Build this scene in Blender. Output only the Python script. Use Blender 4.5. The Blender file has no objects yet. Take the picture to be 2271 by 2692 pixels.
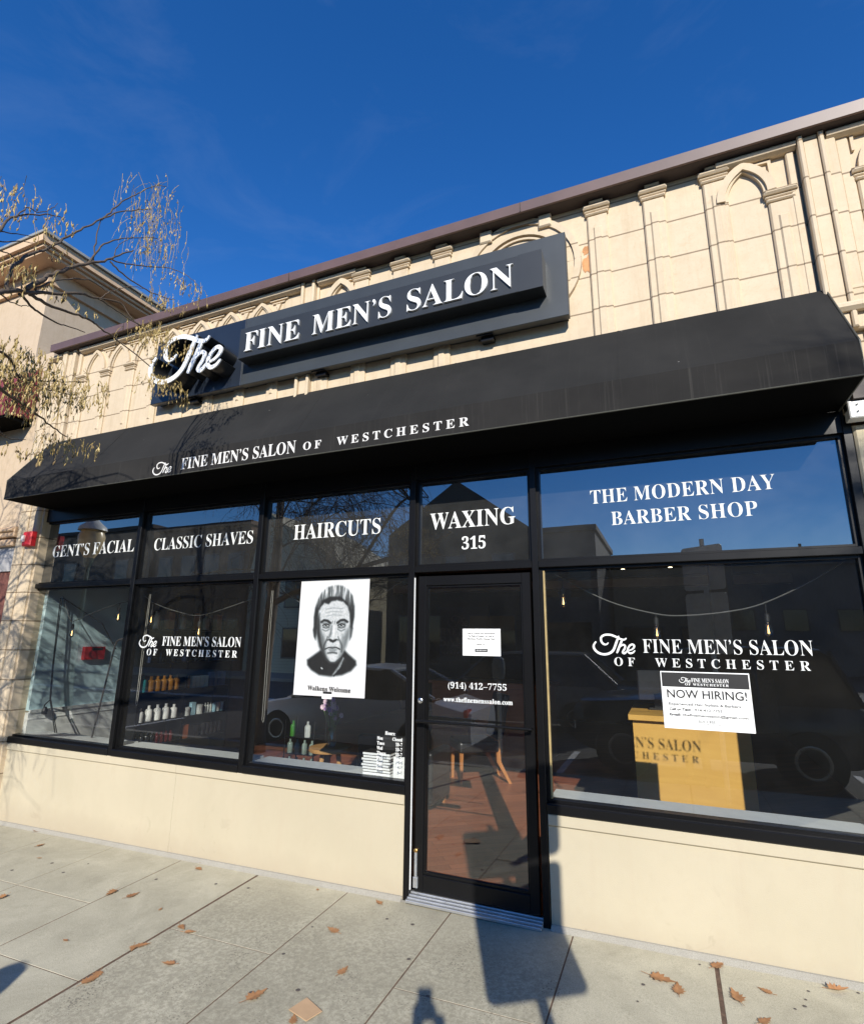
import bpy, bmesh, math, random
import numpy as np
from mathutils import Vector, Matrix, noise
R_ = math.radians
random.seed(7)
SC = bpy.context.scene
COL = SC.collection
# ------------------------------------------------------------------ camera
cam = bpy.data.cameras.new('camera'); cam.sensor_fit = 'HORIZONTAL'; cam.sensor_width = 36.0
cam.lens = 36.0 * 1428.39 / 2271.0; cam.clip_start = 0.02; cam.clip_end = 2000
camo = bpy.data.objects.new('camera', cam); COL.objects.link(camo)
rx, ux, fx = Vector((.9200, .3917, .0098)), Vector((.0812, -.2145, .9734)), Vector((-.3832, .8950, .2283))
fx.normalize(); rx = (rx - fx * rx.dot(fx)).normalized(); ux = rx.cross(fx)
camo.matrix_world = Matrix(((rx.x, ux.x, -fx.x, 1.803), (rx.y, ux.y, -fx.y, -3.770), (rx.z, ux.z, -fx.z, 1.723), (0, 0, 0, 1)))
SC.camera = camo
# ------------------------------------------------------------------ light
AZ, EL = R_(-23), R_(28)
TRAVEL = Vector((math.sin(AZ) * math.cos(EL), math.cos(AZ) * math.cos(EL), -math.sin(EL)))
sun = bpy.data.lights.new('sun', 'SUN'); sun.energy = 4.6; sun.angle = R_(0.5); sun.color = (1.0, .94, .84)
suno = bpy.data.objects.new('sun', sun); suno.rotation_euler = TRAVEL.to_track_quat('-Z', 'Y').to_euler(); suno.location = (6, -12, 12); COL.objects.link(suno)
W = bpy.data.worlds.new('World'); SC.world = W; W.use_nodes = True
wn = W.node_tree; sky = wn.nodes.new('ShaderNodeTexSky'); sky.sky_type = 'NISHITA'; sky.sun_disc = False
sky.sun_elevation = EL; sky.sun_rotation = math.atan2(-TRAVEL.x, -TRAVEL.y)
sky.air_density = 1.0; sky.dust_density = 0.0; sky.ozone_density = 5.0; sky.altitude = 300
bgn = wn.nodes['Background']; hs = wn.nodes.new('ShaderNodeHueSaturation')      # a clear winter sky, deeper blue than the standard air
hs.inputs['Hue'].default_value = .509; hs.inputs['Saturation'].default_value = 1.24; hs.inputs['Value'].default_value = 1.38
wn.links.new(sky.outputs[0], hs.inputs['Color'])
tc = wn.nodes.new('ShaderNodeTexCoord'); cm = wn.nodes.new('ShaderNodeMapping'); cm.inputs['Scale'].default_value = (1.6, 2.4, 5); cm.inputs['Rotation'].default_value = (.3, .2, .5); wn.links.new(tc.outputs['Generated'], cm.inputs[0])
cn = wn.nodes.new('ShaderNodeTexNoise'); cn.inputs['Scale'].default_value = 1.6; cn.inputs['Detail'].default_value = 7; cn.inputs['Roughness'].default_value = .62; cn.inputs['Distortion'].default_value = .7; wn.links.new(cm.outputs[0], cn.inputs['Vector'])
cr = wn.nodes.new('ShaderNodeValToRGB'); cr.color_ramp.elements[0].position = .50; cr.color_ramp.elements[0].color = (0, 0, 0, 1); cr.color_ramp.elements[1].position = .85; cr.color_ramp.elements[1].color = (.10, .10, .10, 1); wn.links.new(cn.outputs['Fac'], cr.inputs[0])
cx = wn.nodes.new('ShaderNodeMix'); cx.data_type = 'RGBA'; wn.links.new(cr.outputs[0], cx.inputs[0]); wn.links.new(hs.outputs[0], cx.inputs[6]); cx.inputs[7].default_value = (3.2, 3.9, 5.2, 1)      # thin high cirrus
wn.links.new(cx.outputs[2], bgn.inputs[0]); bgn.inputs[1].default_value = 0.10
SC.view_settings.view_transform = 'Standard'; SC.view_settings.look = 'None'; SC.view_settings.gamma = 1.0
SC.view_settings.exposure = 0.45
SC.render.engine = 'CYCLES'
SC.cycles.max_bounces = 8; SC.cycles.transparent_max_bounces = 24; SC.cycles.glossy_bounces = 4
SC.cycles.caustics_reflective = False; SC.cycles.caustics_refractive = False
SC.cycles.use_denoising = True

# ------------------------------------------------------------------ materials
def newmat(name):
    m = bpy.data.materials.new(name); m.use_nodes = True
    nt = m.node_tree; return m, nt, nt.nodes['Principled BSDF']
def nd(nt, t, **kw):
    n = nt.nodes.new('ShaderNode' + t)
    for k, v in kw.items():
        if k.startswith('i_'): n.inputs[int(k[2:])].default_value = v
        else: setattr(n, k, v)
    return n
def mth(nt, op, a, b=None, c=None):
    n = nt.nodes.new('ShaderNodeMath'); n.operation = op
    for i, v in enumerate((a, b, c)):
        if v is None: continue
        if isinstance(v, (int, float)): n.inputs[i].default_value = v
        else: nt.links.new(v, n.inputs[i])
    return n.outputs[0]
def mix(nt, fac, a, b):
    n = nt.nodes.new('ShaderNodeMix'); n.data_type = 'RGBA'
    for i, v in ((0, fac), (6, a), (7, b)):
        if isinstance(v, (int, float)): n.inputs[i].default_value = v
        elif isinstance(v, tuple): n.inputs[i].default_value = (*v[:3], 1)
        else: nt.links.new(v, n.inputs[i])
    return n.outputs[2]
def noi(nt, scale, detail=4, rough=.6, vec=None, dist=0):
    n = nd(nt, 'TexNoise'); n.inputs['Scale'].default_value = scale; n.inputs['Detail'].default_value = detail
    n.inputs['Roughness'].default_value = rough; n.inputs['Distortion'].default_value = dist
    if vec is not None: nt.links.new(vec, n.inputs['Vector'])
    return n.outputs['Fac']
def ramp(nt, fac, stops):
    n = nd(nt, 'ValToRGB'); e = n.color_ramp.elements
    while len(e) < len(stops): e.new(.5)
    for i, (p, c) in enumerate(stops):
        e[i].position = p; e[i].color = (c, c, c, 1) if isinstance(c, (int, float)) else (*c, 1)
    nt.links.new(fac, n.inputs[0]); return n.outputs[0]
def bump(nt, bsdf, h, strength=.2, dist=.01):
    n = nd(nt, 'Bump'); n.inputs['Strength'].default_value = strength; n.inputs['Distance'].default_value = dist
    nt.links.new(h, n.inputs['Height']); nt.links.new(n.outputs[0], bsdf.inputs['Normal'])
def wpos(nt):
    return nd(nt, 'NewGeometry').outputs['Position']
def simple(name, col, rough=.5, metal=0, var=.12, scale=12, bmp=0.0, bscale=60, spec=.5):
    """one colour with a faint uneven tone, optional fine bump"""
    m, nt, b = newmat(name)
    o = nd(nt, 'TexCoord').outputs['Object']
    f = noi(nt, scale, 5, .6, o)
    c2 = tuple(min(1, c * (1 - var)) for c in col); c3 = tuple(min(1, c * (1 + var)) for c in col)
    c = ramp(nt, f, [(.3, c2), (.7, c3)])
    nt.links.new(c, b.inputs['Base Color']); b.inputs['Roughness'].default_value = rough; b.inputs['Metallic'].default_value = metal
    b.inputs['Specular IOR Level'].default_value = spec
    if bmp: bump(nt, b, noi(nt, bscale, 4, .6, o), bmp, .004)
    return m
def glow(name, col, s):
    m, nt, b = newmat(name); b.inputs['Base Color'].default_value = (*col, 1)
    b.inputs['Emission Color'].default_value = (*col, 1); b.inputs['Emission Strength'].default_value = s; return m

def terracotta(name, z0, dz, col=(.615, .505, .36), lines=True):
    m, nt, b = newmat(name); p = wpos(nt)
    big = noi(nt, 1.3, 4, .6, p); mid = noi(nt, 11, 5, .65, p); fine = noi(nt, 95, 3, .7, p)
    c = ramp(nt, big, [(.25, tuple(x * .93 for x in col)), (.75, tuple(x * 1.06 for x in col))])
    c = mix(nt, ramp(nt, mid, [(.42, 0.0), (.75, .5)]), c, (col[0] * .82, col[1] * .80, col[2] * .74))
    c = mix(nt, ramp(nt, fine, [(.56, 0.0), (.75, .35)]), c, (col[0] * .62, col[1] * .58, col[2] * .5))
    mp = nd(nt, 'Mapping'); mp.inputs['Scale'].default_value = (14, 14, .9); nt.links.new(p, mp.inputs[0])
    c = mix(nt, ramp(nt, noi(nt, 1, 5, .7, mp.outputs[0]), [(.52, 0.), (.78, .45)]), c, (col[0] * .66, col[1] * .60, col[2] * .50))
    c = mix(nt, ramp(nt, noi(nt, 3.2, 5, .75, p, .8), [(.60, 0.), (.74, .5)]), c, (col[0] * .72, col[1] * .62, col[2] * .48))
    if lines:
        sx = nd(nt, 'SeparateXYZ'); nt.links.new(p, sx.inputs[0])
        cell = nd(nt, 'TexWhiteNoise', noise_dimensions='2D'); fl = nd(nt, 'CombineXYZ'); nt.links.new(mth(nt, 'FLOOR', mth(nt, 'DIVIDE', mth(nt, 'ADD', sx.outputs[0], .2), .392)), fl.inputs[0]); nt.links.new(mth(nt, 'FLOOR', mth(nt, 'DIVIDE', mth(nt, 'SUBTRACT', sx.outputs[2], z0), dz)), fl.inputs[1]); nt.links.new(fl.outputs[0], cell.inputs['Vector'])
        c = mix(nt, mth(nt, 'MULTIPLY', cell.outputs[0], .16), c, (col[0] * .70, col[1] * .66, col[2] * .62))
        t = mth(nt, 'DIVIDE', mth(nt, 'SUBTRACT', sx.outputs[2], z0), dz)
        fr = mth(nt, 'ABSOLUTE', mth(nt, 'SUBTRACT', mth(nt, 'FRACT', mth(nt, 'ADD', t, .5)), .5))
        wob = mth(nt, 'MULTIPLY', noi(nt, 30, 2, .5, p), .008)
        ln = mth(nt, 'LESS_THAN', fr, mth(nt, 'ADD', wob, .016))
        c = mix(nt, mth(nt, 'MULTIPLY', ln, .9), c, (.20, .145, .09))
        h = mth(nt, 'SUBTRACT', mth(nt, 'MULTIPLY', mid, .6), mth(nt, 'MULTIPLY', ln, 1.5))
    else: h = mid
    nt.links.new(c, b.inputs['Base Color']); b.inputs['Roughness'].default_value = .72; b.inputs['Specular IOR Level'].default_value = .3
    bump(nt, b, h, .35, .006); return m
M = {}
M['terracotta'] = terracotta('cream terracotta blocks', 4.062, .2905)
M['terracotta_low'] = terracotta('cream terracotta pier blocks', 2.477, .302)
M['terracotta_plain'] = terracotta('cream terracotta trim', 0, 1, lines=False)
M['broken'] = simple('broken terracotta core', (.50, .25, .11), .9, var=.35, scale=14, bmp=.6, bscale=30)
def stucco():
    m, nt, b = newmat('cream stucco'); p = wpos(nt)
    c = ramp(nt, noi(nt, .9, 5, .6, p), [(.3, (.448, .398, .288)), (.7, (.505, .448, .328))])
    c = mix(nt, ramp(nt, noi(nt, 7, 5, .7, p), [(.5, 0.), (.8, .25)]), c, (.42, .355, .255))
    sx = nd(nt, 'SeparateXYZ'); nt.links.new(p, sx.inputs[0])
    low = ramp(nt, mth(nt, 'ADD', sx.outputs[2], mth(nt, 'MULTIPLY', noi(nt, 5, 4, .7, p), .16)), [(.07, .62), (.24, 0.)])
    c = mix(nt, low, c, (.40, .34, .25))
    st = nd(nt, 'Mapping'); st.inputs['Scale'].default_value = (9, 1, .5); nt.links.new(p, st.inputs[0])
    c = mix(nt, ramp(nt, noi(nt, 1.0, 4, .7, st.outputs[0]), [(.52, 0.), (.8, .30)]), c, (.45, .37, .27))
    cr = mth(nt, 'ABSOLUTE', mth(nt, 'SUBTRACT', mth(nt, 'ADD', sx.outputs[0], mth(nt, 'MULTIPLY', noi(nt, 14, 4, .7, p), .03)), -2.155))
    c = mix(nt, mth(nt, 'MULTIPLY', mth(nt, 'LESS_THAN', cr, .0022), .6), c, (.26, .21, .15))
    sf = noi(nt, 4.5, 3, .5, p, 1.5); c = mix(nt, mth(nt, 'MULTIPLY', ramp(nt, sf, [(.66, 0.), (.72, .3)]), ramp(nt, sx.outputs[2], [(.1, 1.), (.45, 0.)])), c, (.30, .25, .18))
    nt.links.new(c, b.inputs['Base Color']); b.inputs['Roughness'].default_value = .85; b.inputs['Specular IOR Level'].default_value = .2
    bump(nt, b, noi(nt, 170, 4, .7, p), .35, .003); return m
M['stucco'] = stucco()
def concrete(name, ca, cb, speck):
    m, nt, b = newmat(name); p = wpos(nt)
    c = ramp(nt, noi(nt, 1.7, 7, .7, p, .8), [(.32, ca), (.66, cb)])
    isl = nd(nt, 'NewGeometry').outputs['Random Per Island']
    c = mix(nt, mth(nt, 'MULTIPLY', isl, .22), c, tuple(x * .62 for x in ca))
    c = mix(nt, ramp(nt, noi(nt, 5, 5, .7, p), [(.52, 0.), (.75, .3)]), c, tuple(x * .6 for x in ca))
    v = nd(nt, 'TexVoronoi'); v.inputs['Scale'].default_value = 78; nt.links.new(p, v.inputs['Vector'])
    sp = mth(nt, 'LESS_THAN', v.outputs['Distance'], ramp(nt, noi(nt, 2.2, 4, .6, p), [(.38, .0), (.64, .42)]))
    rnd = nd(nt, 'SeparateColor'); nt.links.new(v.outputs['Color'], rnd.inputs[0])
    sp = mth(nt, 'MULTIPLY', sp, mth(nt, 'GREATER_THAN', rnd.outputs[0], .62))
    sx = nd(nt, 'SeparateXYZ'); nt.links.new(p, sx.inputs[0]); ex = ramp(nt, mth(nt, 'MULTIPLY', mth(nt, 'ABSOLUTE', sx.outputs[0]), .5), [(.55, 1.), (.62, .12)])
    ey = ramp(nt, mth(nt, 'ADD', mth(nt, 'MULTIPLY', sx.outputs[1], -1), mth(nt, 'MULTIPLY', noi(nt, 3, 4, .6, p), .6)), [(.35, .15), (.85, 1.)])
    sp = mth(nt, 'MULTIPLY', sp, mth(nt, 'MULTIPLY', ex, ey)); worn = mth(nt, 'MULTIPLY', ex, ey)
    c = mix(nt, mth(nt, 'MULTIPLY', sp, speck), c, (.12, .105, .085))
    c = mix(nt, mth(nt, 'MULTIPLY', ramp(nt, noi(nt, 42, 4, .75, p), [(.42, .6), (.6, 0.)]), worn), c, tuple(x * .6 for x in ca))
    fine = noi(nt, 220, 3, .8, p)
    c = mix(nt, ramp(nt, fine, [(.34, .6), (.58, 0.)]), c, tuple(x * .5 for x in ca))
    nt.links.new(c, b.inputs['Base Color']); b.inputs['Roughness'].default_value = .9; b.inputs['Specular IOR Level'].default_value = .25
    bump(nt, b, mth(nt, 'SUBTRACT', fine, mth(nt, 'MULTIPLY', sp, .6)), .4, .004); return m
M['concrete'] = concrete('worn concrete', (.43, .40, .30), (.62, .582, .445), .85)
M['kerbstone'] = concrete('kerb concrete', (.36, .34, .29), (.44, .42, .36), .5)
M['joint'] = simple('dirty expansion joint', (.12, .075, .05), .95, var=.4, scale=40)
M['asphalt'] = simple('asphalt', (.055, .055, .055), .9, var=.3, scale=30, bmp=.5, bscale=200)
M['paint_white'] = simple('white road paint', (.7, .7, .68), .7, var=.1)
M['frame'] = simple('black painted aluminium', (.0055, .0055, .006), .36, var=.15, scale=4, spec=.25)
M['steel'] = simple('brushed aluminium', (.60, .61, .61), .55, 1.0, var=.1)
M['lockmetal'] = simple('bright lock metal', (.7, .7, .7), .25, 1.0, var=.05)
M['brass'] = simple('brass pivot', (.6, .38, .15), .35, 1.0, var=.1)
M['goldtape'] = simple('tan window gasket', (.36, .27, .12), .5, var=.2)
def fabric(name, col, streak):
    m, nt, b = newmat(name); p = wpos(nt)
    mp = nd(nt, 'Mapping'); mp.inputs['Scale'].default_value = (38, .6, .6); nt.links.new(p, mp.inputs[0])
    s = noi(nt, 1.0, 4, .8, mp.outputs[0])
    c = ramp(nt, noi(nt, 2, 4, .6, p), [(.3, tuple(x * .85 for x in col)), (.7, tuple(x * 1.15 for x in col))])
    c = mix(nt, ramp(nt, s, [(.56, 0.), (.8, streak)]), c, (.10, .095, .085))
    c = mix(nt, ramp(nt, noi(nt, .8, 5, .65, p), [(.42, 0.), (.75, .28)]), c, (.055, .052, .048))
    vs_ = nd(nt, 'TexVoronoi'); vs_.inputs['Scale'].default_value = 5.5; nt.links.new(p, vs_.inputs['Vector'])
    c = mix(nt, mth(nt, 'MULTIPLY', mth(nt, 'LESS_THAN', vs_.outputs['Distance'], .026), .5), c, (.3, .29, .27))
    nt.links.new(c, b.inputs['Base Color']); b.inputs['Roughness'].default_value = .85; b.inputs['Specular IOR Level'].default_value = .12
    b.inputs['Sheen Weight'].default_value = .05
    bump(nt, b, noi(nt, 400, 2, .5, p), .15, .002); return m
M['canvas'] = fabric('black awning canvas', (.0155, .0155, .0148), .10)
M['valance'] = fabric('dusty black awning valance', (.0175, .017, .0165), .40)
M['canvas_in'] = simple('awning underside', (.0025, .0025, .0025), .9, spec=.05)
M['piping'] = simple('grey awning piping', (.07, .07, .055), .5)
M['signpanel'] = simple('dark grey sign panel', (.040, .046, .050), .42, var=.12, scale=3)
M['signbox'] = simple('dark grey sign raceway', (.028, .031, .033), .38, var=.1, scale=3)
M['signreturn'] = simple('black letter returns', (.020, .021, .022), .3)
M['white'] = simple('white sign face', (.82, .83, .82), .45, var=.03)
M['vinyl'] = simple('white vinyl lettering', (.80, .82, .80), .5, var=.03)
M['vinylgrey'] = simple('white canvas print', (.74, .73, .70), .7, var=.1, scale=30)
M['paper'] = simple('white paper', (.86, .87, .86), .7, var=.02)
M['ink'] = simple('black ink', (.012, .012, .013), .6)
M['inkgrey'] = simple('grey ink', (.02, .02, .022), .6)
M['coping'] = simple('brown metal coping', (.115, .072, .066), .45, var=.15, scale=3)
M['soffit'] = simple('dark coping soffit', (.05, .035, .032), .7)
M['red'] = simple('red plastic', (.55, .02, .025), .4)
M['redlens'] = simple('clear strobe lens', (.75, .72, .70), .2)
M['ledge'] = simple('pale window ledge', (.62, .65, .65), .5, var=.06)
M['bluewall'] = simple('pale blue plaster', (.62, .84, .90), .75, var=.06, scale=3)
M['wainscot'] = simple('white wainscot', (.86, .88, .86), .55, var=.04)
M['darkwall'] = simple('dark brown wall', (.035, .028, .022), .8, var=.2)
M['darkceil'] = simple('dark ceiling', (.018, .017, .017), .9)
M['beam'] = simple('off white beam', (.40, .38, .33), .7)
M['cable'] = simple('black cable', (.015, .015, .015), .5)
M['rod'] = simple('dark wand', (.06, .055, .055), .35)
M['bulb'] = simple('amber bulb glass', (.35, .25, .12), .1)
M['filament'] = glow('glowing filament', (1.0, .62, .22), 5)
M['leather'] = simple('black leather', (.028, .028, .03), .30, var=.2, bmp=.25, bscale=160)
M['stripe'] = simple('asphalt stripe', (.5, .5, .48), .8)
def wood(name, ca, cb, scale=(2, 30, 30), rough=.45):
    m, nt, b = newmat(name); o = nd(nt, 'TexCoord').outputs['Object']
    mp = nd(nt, 'Mapping'); mp.inputs['Scale'].default_value = scale; nt.links.new(o, mp.inputs[0])
    c = ramp(nt, noi(nt, 1, 5, .65, mp.outputs[0], 1.2), [(.28, ca), (.72, cb)])
    nt.links.new(c, b.inputs['Base Color']); b.inputs['Roughness'].default_value = rough; return m
M['oak'] = wood('honey oak veneer', (.60, .335, .075), (.70, .42, .105), (1.2, 8, 9))
M['chairwood'] = wood('orange chair wood', (.36, .14, .045), (.50, .22, .07), (20, 20, 3))
M['stoolwood'] = wood('carved stool wood', (.40, .20, .07), (.58, .34, .14), (5, 12, 6))
M['deskwood'] = wood('brown cabinet wood', (.36, .17, .07), (.50, .26, .11), (2, 8, 14))
def planks():
    m, nt, b = newmat('reddish wood floor boards'); p = wpos(nt)
    mp = nd(nt, 'Mapping'); mp.inputs['Rotation'].default_value = (0, 0, R_(-38)); nt.links.new(p, mp.inputs[0])
    br = nd(nt, 'TexBrick'); nt.links.new(mp.outputs[0], br.inputs['Vector'])
    br.inputs['Scale'].default_value = 1; br.inputs['Brick Width'].default_value = .9; br.inputs['Row Height'].default_value = .085
    br.inputs['Mortar Size'].default_value = .0016; br.inputs['Color1'].default_value = (.42, .15, .075, 1); br.inputs['Color2'].default_value = (.30, .10, .05, 1)
    br.inputs['Mortar'].default_value = (.07, .03, .02, 1)
    m2 = nd(nt, 'Mapping'); m2.inputs['Scale'].default_value = (3, 40, 1); nt.links.new(mp.outputs[0], m2.inputs[0])
    c = mix(nt, ramp(nt, noi(nt, 1, 5, .7, m2.outputs[0]), [(.45, 0.), (.8, .5)]), br.outputs[0], (.12, .045, .025))
    nt.links.new(c, b.inputs['Base Color']); b.inputs['Roughness'].default_value = .38; return m
M['planks'] = planks()
def glass(name, tint, refl, dust):
    """thin pane: tinted transmission, a film of dust, and a Fresnel reflection (double pane with a coating)"""
    m, nt, b = newmat(name); nt.nodes.remove(b); out = nt.nodes['Material Output']
    t = nd(nt, 'BsdfTransparent'); t.inputs[0].default_value = (*tint, 1)
    d = nd(nt, 'BsdfDiffuse'); d.inputs[0].default_value = (.75, .76, .74, 1)
    g = nd(nt, 'BsdfGlossy'); g.inputs['Roughness'].default_value = .0; g.inputs[0].default_value = (.93, .97, 1, 1)
    p = wpos(nt)
    wv = nd(nt, 'Bump'); wv.inputs['Strength'].default_value = .25; wv.inputs['Distance'].default_value = .004; nt.links.new(noi(nt, 1.1, 2, .4, p), wv.inputs['Height']); nt.links.new(wv.outputs[0], g.inputs['Normal'])
    ms = nd(nt, 'MixShader'); nt.links.new(ramp(nt, noi(nt, 2.5, 5, .7, p), [(.3, dust * .55), (.75, dust * 1.5)]), ms.inputs[0])
    nt.links.new(t.outputs[0], ms.inputs[1]); nt.links.new(d.outputs[0], ms.inputs[2])
    fr = nd(nt, 'Fresnel'); fr.inputs['IOR'].default_value = 1.5
    f = mth(nt, 'MINIMUM', mth(nt, 'ADD', mth(nt, 'MULTIPLY', fr.outputs[0], 1.8), refl), .95)
    mm = nd(nt, 'MixShader'); nt.links.new(f, mm.inputs[0]); nt.links.new(ms.outputs[0], mm.inputs[1]); nt.links.new(g.outputs[0], mm.inputs[2])
    nt.links.new(mm.outputs[0], out.inputs[0]); return m
M['glass'] = glass('shop window glass', (.92, .94, .93), .065, .010)
M['glass_top'] = glass('tinted transom glass', (.035, .04, .045), .13, .034)
M['clearglass'] = glass('clear glass', (.9, .9, .9), .03, .0)
M['carglass'] = simple('dark car glass', (.01, .012, .014), .05)
M['tyre'] = simple('tyre rubber', (.012, .012, .012), .8)
M['chrome'] = simple('chrome', (.22, .22, .23), .25, 1.0)
M['rubber'] = simple('black rubber', (.01, .01, .01), .7)
def leafmat():
    m, nt, b = newmat('dry oak leaf'); o = nd(nt, 'NewGeometry').outputs['Position']
    c = ramp(nt, noi(nt, 9, 4, .7, o), [(.3, (.24, .11, .045)), (.7, (.46, .235, .10))])
    nt.links.new(c, b.inputs['Base Color']); b.inputs['Roughness'].default_value = .7; return m
M['leaf'] = leafmat()
M['bark'] = simple('grey brown bark', (.085, .062, .042), .9, var=.3, scale=40)
M['strand'] = simple('dry yellow twig', (.30, .215, .06), .8, var=.3, scale=30)
def podmat():
    m, nt, b = newmat('dry seed pod'); isl = nd(nt, 'NewGeometry').outputs['Random Per Island']
    c = ramp(nt, isl, [(.0, (.07, .045, .02)), (.35, (.24, .165, .06)), (.7, (.40, .29, .10)), (1., (.52, .41, .19))])
    nt.links.new(c, b.inputs['Base Color']); b.inputs['Roughness'].default_value = .7; return m
M['pod'] = podmat()

# ------------------------------------------------------------------ mesh builder
class MB:
    def __init__(s): s.v = []; s.f = []
    def add(s, vs, fs):
        n = len(s.v); s.v += [tuple(v) for v in vs]; s.f += [tuple(i + n for i in f) for f in fs]; return s
    def box(s, x0, x1, y0, y1, z0, z1):
        return s.add([(x0, y0, z0), (x1, y0, z0), (x1, y1, z0), (x0, y1, z0), (x0, y0, z1), (x1, y0, z1), (x1, y1, z1), (x0, y1, z1)],
                     [(0, 3, 2, 1), (4, 5, 6, 7), (0, 1, 5, 4), (1, 2, 6, 5), (2, 3, 7, 6), (3, 0, 4, 7)])
    def cbox(s, x0, x1, y0, y1, z0, z1, c):
        """box with a chamfer c round its front (-y) face"""
        vs = [(x0, y0 + c, z0), (x1, y0 + c, z0), (x1, y0 + c, z1), (x0, y0 + c, z1),
              (x0 + c, y0, z0 + c), (x1 - c, y0, z0 + c), (x1 - c, y0, z1 - c), (x0 + c, y0, z1 - c),
              (x0, y1, z0), (x1, y1, z0), (x1, y1, z1), (x0, y1, z1)]
        return s.add(vs, [(4, 5, 6, 7), (0, 1, 5, 4), (1, 2, 6, 5), (2, 3, 7, 6), (3, 0, 4, 7),
                          (8, 11, 10, 9), (0, 8, 9, 1), (1, 9, 10, 2), (2, 10, 11, 3), (3, 11, 8, 0)])
    def obox(s, c, ax, ay, az):
        """oriented box: centre and three half-axis vectors"""
        c = Vector(c); vs = []
        for k in (-1, 1):
            for i, j in ((-1, -1), (1, -1), (1, 1), (-1, 1)): vs.append(c + Vector(ax) * i + Vector(ay) * j + Vector(az) * k)
        return s.add(vs, [(0, 3, 2, 1), (4, 5, 6, 7), (0, 1, 5, 4), (1, 2, 6, 5), (2, 3, 7, 6), (3, 0, 4, 7)])
    def tube(s, pts, rad, n=6, cap=True):
        pts = [Vector(p) for p in pts]
        if not hasattr(rad, '__len__'): rad = [rad] * len(pts)
        vs = []; fs = []; up = None
        for i, p in enumerate(pts):
            d = (pts[min(i + 1, len(pts) - 1)] - pts[max(i - 1, 0)]).normalized()
            if up is None:
                up = Vector((0, 0, 1)) if abs(d.z) < .9 else Vector((1, 0, 0))
            a = d.cross(up)
            if a.length < 1e-5: a = d.cross(Vector((0, 1, .3)))
            a.normalize(); b = a.cross(d).normalized(); up = b
            for k in range(n):
                t = 2 * math.pi * k / n; vs.append(p + (a * math.cos(t) + b * math.sin(t)) * rad[i])
        for i in range(len(pts) - 1):
            for k in range(n):
                k2 = (k + 1) % n; fs.append((i * n + k, i * n + k2, (i + 1) * n + k2, (i + 1) * n + k))
        if cap: fs.append(tuple(range(n - 1, -1, -1))); fs.append(tuple((len(pts) - 1) * n + k for k in range(n)))
        return s.add(vs, fs)
    def lathe(s, prof, c=(0, 0, 0), n=20, axis='z'):
        vs = []; fs = []
        for r, h in prof:
            for k in range(n):
                t = 2 * math.pi * k / n; a, b = r * math.cos(t), r * math.sin(t)
                vs.append((c[0] + a, c[1] + b, c[2] + h) if axis == 'z' else ((c[0] + a, c[1] - h, c[2] + b) if axis == 'y' else (c[0] + h, c[1] + a, c[2] + b)))
        for i in range(len(prof) - 1):
            for k in range(n):
                k2 = (k + 1) % n; fs.append((i * n + k, i * n + k2, (i + 1) * n + k2, (i + 1) * n + k))
        fs.append(tuple(range(n - 1, -1, -1))); fs.append(tuple((len(prof) - 1) * n + k for k in range(n)))
        return s.add(vs, fs)
    def prism(s, poly, f0, f1):
        """poly of 2-D points; f0/f1 map a point to the two end faces"""
        n = len(poly); vs = [f0(p) for p in poly] + [f1(p) for p in poly]
        fs = [tuple(range(n)), tuple(range(2 * n - 1, n - 1, -1))]
        for i in range(n): j = (i + 1) % n; fs.append((i, i + n, j + n, j))
        return s.add(vs, fs)
    def xz(s, poly, y0, y1): return s.prism(poly, lambda p: (p[0], y0, p[1]), lambda p: (p[0], y1, p[1]))
    def yz(s, poly, x0, x1): return s.prism(poly, lambda p: (x0, p[0], p[1]), lambda p: (x1, p[0], p[1]))
    def xy(s, poly, z0, z1): return s.prism(poly, lambda p: (p[0], p[1], z0), lambda p: (p[0], p[1], z1))
    def strip(s, path, w, y0, y1):
        """a band of width w along a path in the x-z plane, between depths y0 (front) and y1"""
        L = []; Rr = []
        for i, p in enumerate(path):
            a = path[max(i - 1, 0)]; b = path[min(i + 1, len(path) - 1)]
            dx, dz = b[0] - a[0], b[1] - a[1]; l = math.hypot(dx, dz) or 1; nx, nz = -dz / l, dx / l
            ww = (w[i] if hasattr(w, '__len__') else w) / 2
            L.append((p[0] + nx * ww, p[1] + nz * ww)); Rr.append((p[0] - nx * ww, p[1] - nz * ww))
        n = len(path); vs = [(x, y0, z) for x, z in L] + [(x, y0, z) for x, z in Rr] + [(x, y1, z) for x, z in L] + [(x, y1, z) for x, z in Rr]
        fs = []
        for i in range(n - 1):
            fs += [(i, n + i, n + i + 1, i + 1), (2 * n + i, i, i + 1, 2 * n + i + 1), (n + i, 3 * n + i, 3 * n + i + 1, n + i + 1), (2 * n + i, 2 * n + i + 1, 3 * n + i + 1, 3 * n + i)]
        fs += [(0, 2 * n, 3 * n, n), (n - 1, 2 * n - 1, 4 * n - 1, 3 * n - 1)]
        return s.add(vs, fs)
    def build(s, name, mat, parent=None, smooth=False, origin=None):
        me = bpy.data.meshes.new(name)
        if origin is not None: o = Vector(origin); me.from_pydata([tuple(Vector(v) - o) for v in s.v], [], s.f)
        else: me.from_pydata(s.v, [], s.f)
        bm = bmesh.new(); bm.from_mesh(me); bmesh.ops.recalc_face_normals(bm, faces=bm.faces); bm.to_mesh(me); bm.free()
        me.materials.append(mat)
        if smooth:
            for p in me.polygons: p.use_smooth = True
        ob = bpy.data.objects.new(name, me); COL.objects.link(ob)
        if origin is not None: ob.location = origin
        if parent: ob.parent = parent
        return ob
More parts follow.
